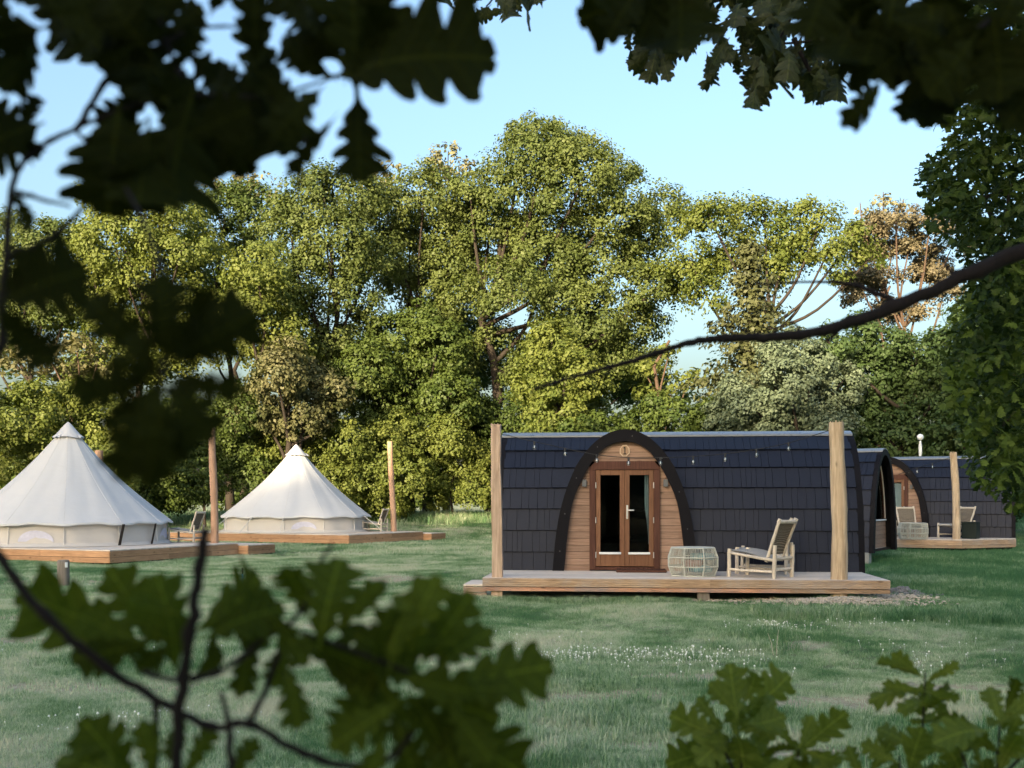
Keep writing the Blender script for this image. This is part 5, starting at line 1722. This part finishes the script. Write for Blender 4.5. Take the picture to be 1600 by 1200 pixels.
def twig(root, pts, r0, r1, name='twig', mat='twig', seg=8, seed=0):
    """pts: (px, py, Z); radii in metres"""
    rn = random.Random(seed)
    P = catmull([tuple((Vector(p[1:]) if p[0] == 'w' else at(*p)) - root.location) for p in pts], 6)
    n = len(P)
    kn = [rn.random() < .16 for _ in P]
    rad = [(1.22 if kn[i] else 1.0) * (r1 + (r0 - r1) * (1 - i / (n - 1)) ** 1.25) * rn.uniform(0.93, 1.08) for i in range(n)]
    P = [Vector(p) + Vector((rn.gauss(0, 1), 0, rn.gauss(0, 1))) * (rad[i] * 0.16) for i, p in enumerate(P)]
    mb = MB(); mb.tube(P, rad, seg, jit=0.10, rnd=rn)
    return mb.build(name, M[mat], root)

# --- upper left: dark blurred spray
ZA = 0.88
bA = thing('oak_branch', 'dark out of focus oak branch with big leaves filling the upper left corner', 'branch', at(-40, 330, ZA))
rn = random.Random(101)
LA = [(530, 118, 776, 92, .60), (556, 140, 548, -60, .62), (560, 150, 562, 285, .60), (522, 185, 448, 276, .22),
      (185, 175, 168, 338, .72), (300, 150, 272, 312, .62), (330, 130, 388, 276, .55), (385, 110, 455, 242, .50), (400, 95, 402, -40, .42),
      (200, 110, 82, 18, .42), (60, 45, -50, 70, .6), (55, 55, 8, 142, .42), (112, 62, 52, -40, .40), (155, 75, 108, -40, .5), (200, 62, 235, -60, .55),
      (235, 85, 165, -20, .6), (255, 62, 318, 12, .45), (208, 72, 150, 104, .42), (245, 112, 165, 48, .5), (270, 105, 312, 40, .35),
      (262, 160, 205, 60, .55), (235, 150, 152, 196, .45), (225, 190, 128, 268, .42), (232, 200, 215, 318, .62), (60, 195, -40, 238, .6), (45, 250, -30, 165, .55),
      (30, 215, 60, 150, .3), (330, 160, 250, 120, .5), (420, 175, 330, 130, .45), (430, 150, 392, 22, .30), (470, 165, 395, 105, .4), (520, 120, 440, 60, .5), (540, 100, 470, 10, .5),
      (340, 190, 350, 95, .4), (300, 210, 392, 170, .5), (420, 200, 350, 232, .5), (250, 240, 160, 275, .35), (500, 140, 428, 215, .4), (545, 120, 610, 10, .42), (20, 300, 48, 362, .35), (285, 120, 300, 210, .45),
      (240, 60, 262, -40, .5), (330, 20, 355, -50, .5), (20, 30, -30, -30, .6), (60, 10, 20, -40, .5), (180, 90, 240, 20, .5), (150, 30, 200, -40, .6), (250, 100, 190, 150, .5), (300, 120, 240, 170, .5), (350, 150, 300, 90, .4), (380, 180, 330, 250, .5), (280, 200, 230, 270, .5), (190, 200, 150, 250, .5), (420, 120, 460, 190, .5), (460, 110, 500, 60, .45), (100, 20, 150, 60, .5), (30, 90, -20, 130, .5), (20, 190, 60, 250, .4), (480, 40, 430, -20, .5), (600, 60, 590, -40, .5), (230, 30, 280, 80, .4), (310, 220, 330, 290, .5)]
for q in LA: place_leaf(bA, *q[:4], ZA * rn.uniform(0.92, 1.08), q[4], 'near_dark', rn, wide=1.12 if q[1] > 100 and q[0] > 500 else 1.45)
twig(bA, [('w', -0.6, -3.9, 2.2), ('w', -0.95, -1.8, 1.75), ('w', -0.85, 0.1, 1.60), (-420, 860, .84), (-120, 720, .86), (-8, 560, .87), (4, 470, .87), (12, 360, .88), (22, 280, .88), (60, 232, .88), (120, 200, .88), (210, 165, .88), (300, 150, .88), (420, 150, .88), (530, 118, .88)], 0.0052, 0.0012, seed=1)
twig(bA, [(14, 400, .87), (60, 385, .87), (105, 350, .86), (140, 310, .86)], 0.0042, 0.0016, seed=2)
twig(bA, [(120, 200, .88), (170, 120, .88), (230, 80, .88), (310, 45, .88), (380, 42, .88)], 0.003, 0.0012, seed=3)
twig(bA, [(300, 150, .88), (270, 90, .88), (250, 30, .88), (240, -60, .88)], 0.003, 0.001, seed=4)
twig(bA, [(420, 150, .88), (475, 200, .88), (470, 270, .87), (463, 300, .87)], 0.0022, 0.0012, seed=5)
twig(bA, [(25, 300, .88), (60, 310, .88), (110, 322, .88)], 0.0025, 0.0012, seed=6)

# --- left middle: very close spray
ZB = 0.60
bB = thing('oak_spray', 'hanging spray of blurred dark leaves over the nearer bell tent', 'branch', at(255, 560, ZB))
rn = random.Random(102)
LB = [(262, 565, 254, 426, .60), (270, 562, 402, 488, .62), (246, 566, 140, 462, .50), (242, 582, 106, 612, .46), (236, 585, 168, 560, .5),
      (245, 598, 188, 752, .50), (252, 610, 232, 762, .50), (258, 600, 332, 692, .52), (262, 592, 384, 608, .34), (252, 630, 292, 722, .5), (230, 610, 160, 672, .4),
      (262, 560, 335, 450, .4), (250, 590, 200, 520, .55)]
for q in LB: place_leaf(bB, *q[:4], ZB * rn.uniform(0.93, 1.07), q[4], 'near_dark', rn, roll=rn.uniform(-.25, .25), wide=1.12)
twig(bB, [(120, 205, .88), (200, 300, .80), (258, 440, .68), (256, 560, .60), (250, 612, .60)], 0.0016, 0.0012, seed=8)
for q in [(8, 470, 138, 422, .70), (0, 482, 84, 572, .55), (5, 455, 60, 395, .5)]: place_leaf(bA, *q[:4], 0.66, q[4], 'near_dark', rn, roll=0.2, wide=1.3)

# --- lower left: arching stem with leaf clusters
ZC = 0.82
bC = thing('oak_sapling', 'blurred oak shoot with arching brown stem and green leaves in the lower left foreground', 'branch', at(-60, 780, ZC))
rn = random.Random(103)
twig(bC, [('w', -0.6, -3.9, 1.3), ('w', -0.95, -1.6, 1.5), ('w', -0.85, 0.1, 1.70), (-420, 600, ZC), (-180, 680, ZC), (-70, 780, ZC), (-10, 858, ZC), (60, 950, ZC), (140, 1022, ZC), (230, 1085, ZC), (330, 1135, ZC), (388, 1130, ZC), (450, 1165, ZC), (530, 1195, ZC), (610, 1185, ZC), (655, 1120, ZC), (668, 1070, ZC)], 0.0052, 0.0022, seed=11)
twig(bC, [(268, 1260, .78), (276, 1180, .78), (287, 1060, .77), (300, 960, .76), (314, 880, .76), (322, 826, .76)], 0.0045, 0.0035, seed=12)
twig(bC, [(245, 1090, ZC), (243, 1150, ZC), (240, 1230, ZC)], 0.0028, 0.0026, seed=13)
twig(bC, [(388, 1130, ZC), (412, 1085, ZC), (432, 1030, ZC), (445, 985, ZC), (480, 940, ZC), (500, 880, ZC), (520, 850, ZC)], 0.0026, 0.0014, seed=14)
twig(bC, [(362, 1240, ZC), (358, 1140, ZC), (346, 1080, ZC)], 0.003, 0.0018, seed=15)
twig(bC, [(222, 1050, .8), (280, 1062, .8), (345, 1050, .8)], 0.0022, 0.0022, seed=16)
twig(bC, [(300, 1065, .8), (360, 1040, .8), (440, 985, .8), (530, 1010, .82), (640, 1050, .82)], 0.0020, 0.0016, seed=17)
LC = [(232, 1020, 26, 926, .48, 'near_mid'), (250, 1010, 168, 886, .46, 'near_mid'), (275, 1045, 244, 896, .48, 'near_mid'), (308, 985, 404, 898, .6, 'near_mid'), (325, 995, 445, 950, .6, 'near_low'),
      (240, 1000, 110, 1030, .45, 'near_low'), (262, 1010, 215, 1050, .5, 'near_low'), (300, 1000, 260, 960, .5, 'near_mid'), (335, 985, 330, 1060, .4, 'near_low'), (400, 990, 372, 1090, .4, 'near_low'),
      (500, 1005, 532, 872, .66, 'near_mid'), (482, 965, 443, 886, .55, 'near_mid'), (525, 985, 596, 908, .36, 'near_mid'), (560, 970, 604, 905, .25, 'near_low'),
      (610, 1040, 646, 922, .5, 'near_mid'), (640, 1030, 686, 898, .42, 'near_mid'), (660, 1035, 738, 925, .5, 'near_mid'), (585, 1030, 612, 948, .4, 'near_low'),
      (678, 1052, 772, 984, .40, 'near_mid'), (688, 1075, 866, 1040, .52, 'near_mid'), (650, 1090, 780, 1128, .58, 'near_low'), (680, 1115, 818, 1212, .6, 'near_low'),
      (592, 1038, 528, 1140, .5, 'near_mid'), (622, 1098, 514, 1170, .48, 'near_mid'), (470, 1000, 610, 1062, .55, 'near_low'), (520, 975, 650, 1060, .45, 'near_low'), (450, 1000, 425, 1075, .45, 'near_mid'),
      (446, 1040, 466, 1140, .5, 'near_mid'), (440, 990, 380, 960, .5, 'near_low'), (500, 1020, 560, 1075, .5, 'near_mid'), (640, 1085, 700, 1180, .6, 'near_low'), (620, 1120, 660, 1230, .6, 'near_low'), (690, 1110, 720, 1240, .6, 'near_low'), (590, 1060, 640, 1130, .5, 'near_mid'),
      (205, 1225, 125, 1122, .55, 'near_mid'), (215, 1235, 88, 1186, .55, 'near_mid'), (238, 1215, 222, 1124, .42, 'near_mid'), (285, 1215, 335, 1135, .4, 'near_mid'), (350, 1230, 402, 1152, .38, 'near_mid'), (170, 1240, 130, 1180, .6, 'near_mid'), (290, 1120, 265, 1190, .5, 'near_mid'), (300, 1060, 345, 1010, .4, 'near_low'), (285, 960, 200, 940, .5, 'near_mid'), (215, 1000, 120, 960, .5, 'near_mid'), (350, 960, 420, 1010, .5, 'near_low'), (420, 960, 480, 1040, .5, 'near_low'), (560, 1000, 620, 980, .5, 'near_mid'), (600, 1010, 690, 1000, .5, 'near_mid'), (540, 1040, 600, 1110, .5, 'near_low'), (630, 1060, 740, 1080, .5, 'near_low'), (560, 1080, 600, 1160, .5, 'near_mid'), (690, 1060, 800, 1075, .4, 'near_mid'), (700, 1100, 770, 1190, .55, 'near_low'), (600, 1150, 560, 1240, .5, 'near_mid')]
for q in LC: place_leaf(bC, *q[:4], ZC * rn.uniform(0.94, 1.06), q[4], q[5], rn, wide=1.08)

# --- lower right: fresh saplings a little farther off
def sapling(label, root_px, leaves, stems, Z, mat, seed):
    r = random.Random(seed)
    o = thing('oak_sapling', label, 'sapling', (at(root_px, 1300, Z).x, Z, ground_z(at(root_px, 1300, Z).x, Z)), 0, 'young oak saplings at the lower right')
    for k, s in enumerate(stems): twig(o, [(a, b, Z) for a, b in s], 0.0032, 0.0013, seed=seed + k)
    for q in leaves: place_leaf(o, *q[:4], Z * r.uniform(0.94, 1.06), q[4], q[5] if len(q) > 5 else mat, r, wide=1.08)
    for q in list(leaves):
        for k in range(2):
            a = r.uniform(0, 6.28); l = math.hypot(q[2] - q[0], q[3] - q[1]) * r.uniform(.4, .75)
            x0 = q[0] + r.uniform(-22, 22); y0 = max(q[1], 1085) + r.uniform(0, 45)
            place_leaf(o, x0, y0, x0 + l * math.cos(a), y0 - abs(l * math.sin(a)) * 0.8, Z * r.uniform(0.97, 1.1), q[4] * r.uniform(.8, 1.1), mat if r.random() < .75 else 'near_mid', r)
    return o
sapling('bushy young oak sapling left of the others along the lower right edge', 1160,
        [(1152, 1122, 1140, 1036, .6), (1165, 1112, 1234, 1054, .58), (1150, 1112, 1108, 1066, .5), (1130, 1150, 1046, 1116, .58), (1122, 1170, 1040, 1196, .62), (1170, 1130, 1228, 1118, .45), (1152, 1150, 1162, 1218, .6), (1140, 1150, 1088, 1195, .55),
         (1160, 1100, 1180, 1050, .5), (1120, 1130, 1090, 1090, .5), (1160, 1170, 1215, 1205, .5), (1110, 1190, 1070, 1230, .6),
         (1250, 1172, 1324, 1112, .45), (1250, 1166, 1270, 1118, .45), (1240, 1166, 1202, 1126, .4), (1252, 1170, 1316, 1190, .36), (1240, 1180, 1200, 1215, .5), (1255, 1185, 1290, 1225, .5), (1190, 1150, 1150, 1120, .5)],
        [[(1160, 2500), (1160, 1300), (1155, 1180), (1152, 1110)], [(1170, 1420), (1235, 1230), (1248, 1170)], [(1158, 1230), (1135, 1180), (1122, 1150)]], 1.7, 'near_bright', 301)
sapling('slender oak sapling with a sparse top standing over the clover', 1440,
        [(1440, 1058, 1393, 1020, .42), (1450, 1060, 1498, 1034, .34), (1436, 1056, 1372, 1032, .2), (1440, 1076, 1356, 1096, .34), (1444, 1080, 1378, 1068, .3), (1445, 1076, 1436, 1118, .32), (1450, 1080, 1500, 1092, .28), (1446, 1070, 1470, 1050, .3), (1440, 1095, 1400, 1112, .3), (1452, 1100, 1486, 1120, .3),
         (1430, 1170, 1370, 1138, .5), (1400, 1190, 1345, 1162, .5), (1420, 1205, 1442, 1136, .5), (1360, 1205, 1394, 1158, .5), (1345, 1215, 1325, 1165, .5), (1420, 1170, 1466, 1150, .5)],
        [[(1440, 2450), (1436, 1300), (1440, 1180), (1446, 1050)], [(1436, 1300), (1410, 1220), (1405, 1180)]], 1.75, 'near_bright', 302)
sapling('young oak sapling in the lower right corner with one bluish leaf', 1560,
        [(1562, 1128, 1547, 1072, .5), (1520, 1142, 1478, 1122, .45, 'near_mid'), (1560, 1130, 1618, 1086, .36), (1540, 1142, 1458, 1162, .5), (1500, 1205, 1468, 1148, .5), (1560, 1205, 1594, 1148, .5), (1580, 1182, 1628, 1138, .5), (1530, 1180, 1500, 1140, .5), (1575, 1150, 1640, 1165, .5), (1545, 1190, 1520, 1235, .6), (1600, 1200, 1640, 1230, .6), (1505, 1190, 1455, 1205, .5), (1570, 1110, 1590, 1060, .4, 'near_mid')],
        [[(1560, 2550), (1558, 1300), (1560, 1190), (1562, 1110)], [(1560, 1300), (1515, 1210), (1500, 1170)], [(1559, 1220), (1600, 1180), (1640, 1150)]], 1.65, 'near_bright', 303)

# --- upper right: near dark sprays
ZE = 1.05
bE = thing('oak_branch', 'dark blurred leaves close by, hanging along the top right corner', 'branch', at(1700, -120, ZE))
rn = random.Random(105)
LE = [(1012, -20, 902, 30, .66), (1004, -20, 948, 64, .5), (1060, -40, 1062, 78, .8), (1042, -40, 1000, 58, .55), (985, -50, 930, 5, .6),
      (1376, 128, 1314, 198, .34), (1380, 88, 1326, 142, .42), (1452, 98, 1410, 192, .40), (1472, 88, 1440, 200, .56), (1300, -40, 1258, 62, .66), (1352, -40, 1330, 92, .72), (1402, -30, 1392, 112, .72), (1452, -10, 1442, 124, .7), (1502, 20, 1502, 142, .66), (1552, 30, 1562, 160, .7), (1604, 40, 1592, 150, .7),
      (1424, 56, 1356, 122, .48), (1472, 56, 1566, 112, .6), (1522, 30, 1466, 60, .5), (1402, 36, 1486, 82, .5), (1340, 20, 1300, 96, .5), (1560, 110, 1600, 190, .5), (1500, 120, 1470, 180, .4), (1420, 100, 1386, 140, .4), (1530, -40, 1540, 10, .5), (1380, 20, 1350, 100, .6), (1480, 10, 1520, 100, .6), (1300, 40, 1372, 110, .6), (1345, 70, 1420, 60, .6), (1440, 60, 1500, 150, .6), (1520, 60, 1450, 150, .6), (1560, 20, 1500, 90, .6), (1600, 90, 1540, 170, .6), (1640, 120, 1570, 200, .6), (1290, -30, 1350, 50, .7), (1440, -40, 1500, 40, .7), (1400, 60, 1450, 150, .6), (1600, -30, 1560, 50, .5)]
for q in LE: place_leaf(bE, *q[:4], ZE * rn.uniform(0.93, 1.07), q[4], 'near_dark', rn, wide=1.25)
twig(bE, [(2088, -300, 9.5), (2100, -420, 4.0), (1900, -260, 1.4), (1700, -120, ZE), (1560, 20, ZE), (1470, 80, ZE), (1380, 90, ZE)], 0.004, 0.0016, seed=21)
twig(bE, [(1700, -120, ZE), (1600, -60, ZE), (1350, -40, ZE), (1180, -40, ZE), (1000, -30, ZE)], 0.004, 0.0016, seed=22)

# --- bare branch reaching in from the right
ZF = 1.9
bF = thing('bare_branch', 'long bare dark branch sloping down from the right edge across the trees', 'branch', at(1760, 330, ZF))
twig(bF, [(2088, 190, 9.5), (2300, 160, 5.0), (2020, 250, 2.4), (1760, 330, ZF), (1660, 368, ZF), (1590, 394, ZF), (1500, 436, ZF), (1420, 472, ZF), (1330, 504, ZF), (1250, 522, ZF), (1180, 527, ZF), (1110, 530, ZF), (1060, 540, ZF), (1000, 560, ZF), (930, 580, ZF), (880, 594, ZF), (834, 608, ZF)], 0.0215, 0.0022, 'limb', seed=31)
twig(bF, [(1406, 476, ZF), (1370, 458, ZF), (1330, 444, ZF), (1280, 440, ZF), (1180, 444, ZF)], 0.006, 0.0016, seed=32)
twig(bF, [(1318, 506, ZF), (1305, 522, ZF), (1288, 536, ZF)], 0.0048, 0.0025, seed=33)
twig(bF, [(1500, 436, ZF), (1482, 420, ZF), (1470, 400, ZF), (1448, 392, ZF)], 0.004, 0.0012, seed=35)
twig(bF, [(1180, 527, ZF), (1160, 515, ZF), (1135, 512, ZF)], 0.0025, 0.001, seed=36)
twig(bF, [(960, 572, ZF), (940, 590, ZF), (925, 596, ZF)], 0.0018, 0.0008, seed=37)
twig(bF, [(1250, 522, ZF), (1244, 508, ZF), (1232, 500, ZF)], 0.003, 0.0016, seed=38)
twig(bF, [(1056, 542, ZF), (1030, 552, ZF), (1018, 566, ZF)], 0.0028, 0.0012, seed=34)

# --- sharper oak bough over the middle right
def lower_edge(px):
    return float(np.interp(px, [680, 700, 715, 740, 760, 790, 800, 830, 850, 940, 975, 985, 1010, 1025, 1045, 1060, 1075, 1092, 1110, 1130, 1160, 1180, 1205, 1225, 1245, 1262, 1290, 1312, 1335, 1360, 1400],
                           [-20, 15, 25, 45, 38, 40, 10, 26, -10, -10, 30, 105, 128, 128, 100, 78, 75, 100, 135, 95, 128, 165, 140, 128, 132, 152, 158, 155, 110, 90, 60]))
bG = thing('oak_bough', 'sharp dark oak bough with lobed leaves against the sky at the top right of centre', 'branch', at(1300, -150, 4.6))
rn = random.Random(106)
cnt = 0
while cnt < 290:
    px = rn.uniform(690, 850) if rn.random() < 0.10 else rn.uniform(978, 1370)
    le = lower_edge(px)
    py = rn.uniform(-40, le)
    ln = rn.uniform(32, 50)
    if py > le - ln * 0.25: continue
    if 1085 < px < 1150 and rn.random() < 0.45: continue
    ang = rn.gauss(0, 0.8)
    tx, ty = px + ln * math.sin(ang), py + ln * math.cos(ang)
    if ty > lower_edge(tx) + 10: 
        py -= ty - lower_edge(tx); ty = lower_edge(tx)
    place_leaf(bG, px, py, tx, ty, 4.6 + rn.uniform(-.5, .6), rn.uniform(.35, .62), 'bough', rn, roll=rn.uniform(-1.0, 1.0))
    cnt += 1
for q in [(1018, 72, 982, 108, .4), (1025, 75, 1012, 130, .52), (1032, 78, 1046, 128, .38), (1125, 100, 1096, 140, .4), (1180, 110, 1178, 165, .6)]:
    place_leaf(bG, *q[:4], 4.4, q[4], 'bough', rn, roll=0.1)
twig(bG, [(2088, -100, 9.5), (1900, -260, 6.5), (1620, -230, 5.0), (1500, -150, 4.6)], 0.03, 0.014, 'limb', seed=39)
for k, s in enumerate([[(1500, -150), (1400, 20), (1300, 60), (1200, 70), (1120, 85)], [(1500, -150), (1300, -100), (1230, 40), (1180, 110)], [(1500, -150), (1350, -100), (1150, -10), (1040, 30), (1025, 80)], [(1300, 60), (1310, 110), (1330, 140)], [(1350, -100), (1150, -60), (960, -40), (800, -20), (760, 10)], [(1240, 60), (1265, 110), (1285, 140)]]):
    twig(bG, [(a, b, 4.6) for a, b in s], 0.012, 0.003, seed=40 + k)

# --- the oak at the right edge, 8 to 11 m away, its crown reaching out of the frame
def left_edge(py):
    return float(np.interp(py, [-60, 60, 140, 180, 205, 240, 262, 300, 345, 375, 400, 440, 480, 560, 610, 650, 690, 712, 745, 765, 790, 800],
                           [1480, 1490, 1478, 1455, 1500, 1475, 1452, 1450, 1456, 1492, 1512, 1520, 1500, 1488, 1495, 1492, 1522, 1515, 1530, 1548, 1590, 1640]))
bH = thing('oak_tree', 'big shaded oak at the right edge, its leafy side hanging down beside the farthest pod', 'tree', (7.4, 9.6, ground_z(7.4, 9.6)))
rn = random.Random(107); rng = np.random.default_rng(107)
loc = bH.location
big = []; 
for k in range(24000):
    py = rn.uniform(-120, 800); le = left_edge(py)
    px = le + abs(rn.gauss(0, 1)) * 110 if rn.random() < 0.7 else rn.uniform(le, 1800)
    Z = rn.uniform(8.0, 11.2)
    px += 26 * math.sin(py * 0.045 + Z * 1.7) + 16 * math.sin(py * 0.11 + Z * 4.0)
    if px < le - 8: continue
    # clumps: keep leaves near a wandering pattern so that darker hollows stay open
    if math.sin(px * 0.075 + Z * 2.1) * math.sin(py * 0.062 + Z * 1.3) + 0.35 * math.sin(px * .19 + py * .17) < -0.34: continue
    big.append((px, py, Z))
def leaf_frame(px, py, Z):
    B = at(px, py, Z) - loc
    ln = rn.uniform(0.075, 0.125)
    y = Vector((rn.gauss(-.35, .8), rn.gauss(-.2, .6), rn.gauss(-.35, .7))).normalized()
    nrm = Vector((rn.gauss(0, .5), rn.gauss(-.35, .5), rn.gauss(.7, .4)))
    x = y.cross(nrm).normalized(); z = x.cross(y)
    return B, ln, x, y, z
vis = [b for b in big if b[0] < 1605 and b[1] > -5]
rn.shuffle(vis)
vis.sort(key=lambda b: b[2])
single = vis[:296]; rest = vis[296:] + [b for b in big if not (b[0] < 1605 and b[1] > -5)]
for b in single:
    B, ln, x, y, z = leaf_frame(*b)
    o = link_mesh('leaf', leaf_mesh('right_painted_lit' if b[1] > 470 + 90 * math.sin(b[0] * .05) and rn.random() < .7 else 'right_oak', rn.randrange(5)), bH)
    mt = Matrix.Identity(4); mt.col[0] = (*(x * ln), 0); mt.col[1] = (*(y * ln), 0); mt.col[2] = (*(z * ln), 0); mt.col[3] = (*B, 1)
    o.matrix_basis = mt
tmpl = [(0, -.08), (.03, .12), (.15, .27), (.075, .34), (.24, .54), (.13, .58), (.26, .80), (.13, .88), (0, 1.0), (-.13, .88), (-.26, .80), (-.13, .58), (-.24, .54), (-.075, .34), (-.15, .27), (-.03, .12)]
nt_ = len(tmpl)
def stuff_leaves(items, name, parent, mat):
    V = []; 
    for b in items:
        B, ln, x, y, z = leaf_frame(*b)
        for (u, t) in tmpl:
            V.append(B + (x * u + y * t + z * (0.1 * math.sin(math.pi * t) + 0.25 * abs(u))) * ln)
    V = np.array([tuple(v) for v in V])
    Fc = np.arange(len(V)).reshape(-1, nt_)
    # two halves of the leaf as quads strips
    quads = []
    for (a, b_, c_, d) in ((0, 1, 15, 15), (1, 2, 14, 15), (2, 3, 13, 14), (3, 4, 12, 13), (4, 5, 11, 12), (5, 6, 10, 11), (6, 7, 9, 10), (7, 8, 8, 9)):
        if len({a, b_, c_, d}) == 4: quads.append(Fc[:, [a, b_, c_, d]])
    tri = np.concatenate([Fc[:, [0, 1, 15]], Fc[:, [7, 8, 9]]])
    Q = np.concatenate(quads)
    T = np.concatenate([Q[:, [0, 1, 2]], Q[:, [0, 2, 3]], tri])
    me = fast_mesh(name, V, T, mat)
    return tag(link_mesh(name, me, parent), kind='stuff')
def painted_lit(b): return b[1] > 480 + 100 * math.sin(b[0] * .05) and math.sin(b[0] * .09 + b[1] * .05) > -.2  # picks the lower leaves whose colour is painted as if lit
stuff_leaves([b for b in rest if not painted_lit(b)], 'foliage', bH, M['right_oak'])
stuff_leaves([b for b in rest if painted_lit(b)], 'foliage', bH, M['right_painted_lit'])
for b in [(1462, 196), (1475, 205), (1485, 190), (1470, 178)]:
    pass
ht = 12.0
mb = MB(); mb.tube([(0, 0, 0), (0.05, 0, 2), (0.0, 0.1, 5), (-0.2, 0.1, 9), (-0.3, 0, ht)], [0.42, 0.34, 0.30, 0.2, 0.1], 12, jit=.05); mb.build('trunk', M['bark'], bH)
for k, (pts, r0) in enumerate([([(1900, 500), (1720, 470), (1600, 420), (1545, 330), (1520, 260)], .05), ([(1900, 300), (1700, 250), (1560, 300), (1500, 330)], .04), ([(1900, 700), (1720, 650), (1600, 640), (1540, 700)], .045),
                               ([(1900, 150), (1720, 100), (1580, 180), (1500, 190)], .04), ([(1900, 800), (1700, 760), (1600, 740)], .03), ([(1565, 365), (1575, 300), (1540, 240)], .02)]):
    P = catmull([tuple(at(a, b, 9.5) - loc) for a, b in pts], 5); n = len(P)
    mb = MB(); mb.tube(P, [r0 * (1 - .85 * i / (n - 1)) for i in range(n)], 7, jit=.05); mb.build('branch', M['bark'], bH)
# the rest of that crown, above and outside the frame
over = []
for i in range(34):
    over.append((rng.uniform(-3.5, 5.0), rng.uniform(-9.5, 2.5), rng.uniform(8.8, 13.5), 1.3, 1.3, 1.1))
over = [l for l in over if not (-0.9 < (l[0] + 7.4) / max(0.5, l[1] + 9.6) < 0.62 and (l[2] - 1.9 - CH) / max(0.4, l[1] + 9.6) < 0.52)]
V, Fc, tint = crown_arrays(rng, over, 0.55, 26, 0.2, 0.9, -0.9, 0.4)
tag(link_mesh('upper_crown', fast_mesh('upper_crown', V, Fc, M['right_oak'], tint), bH), kind='stuff')

# unseen oak behind the viewpoint, added to shade the near twigs it carries
own = []
for i in range(46):
    own.append((rng.uniform(-5.5, -0.2), rng.uniform(-3.2, 1.4), rng.uniform(1.3, 6.5), 0.85, 0.85, 0.75))
ob = thing('oak_tree', 'unseen oak added right behind the viewpoint to shade its twigs in the upper left corner', 'tree', (-0.6, -3.9, ground_z(-0.6, -3.9)))
V, Fc, tint = crown_arrays(rng, own, 0.5, 34, 0.16, 1.2, -0.9, 0.4)
link_mesh('crown', fast_mesh('crown', V, Fc, M['right_oak'], tint), ob)
mb = MB(); mb.tube([(0, 0, 0), (0.05, 0, 2), (0.0, 0.1, 4), (-0.1, 0.1, 6.5)], [0.3, 0.24, 0.2, 0.08], 10, jit=.05); mb.build('trunk', M['bark'], ob)
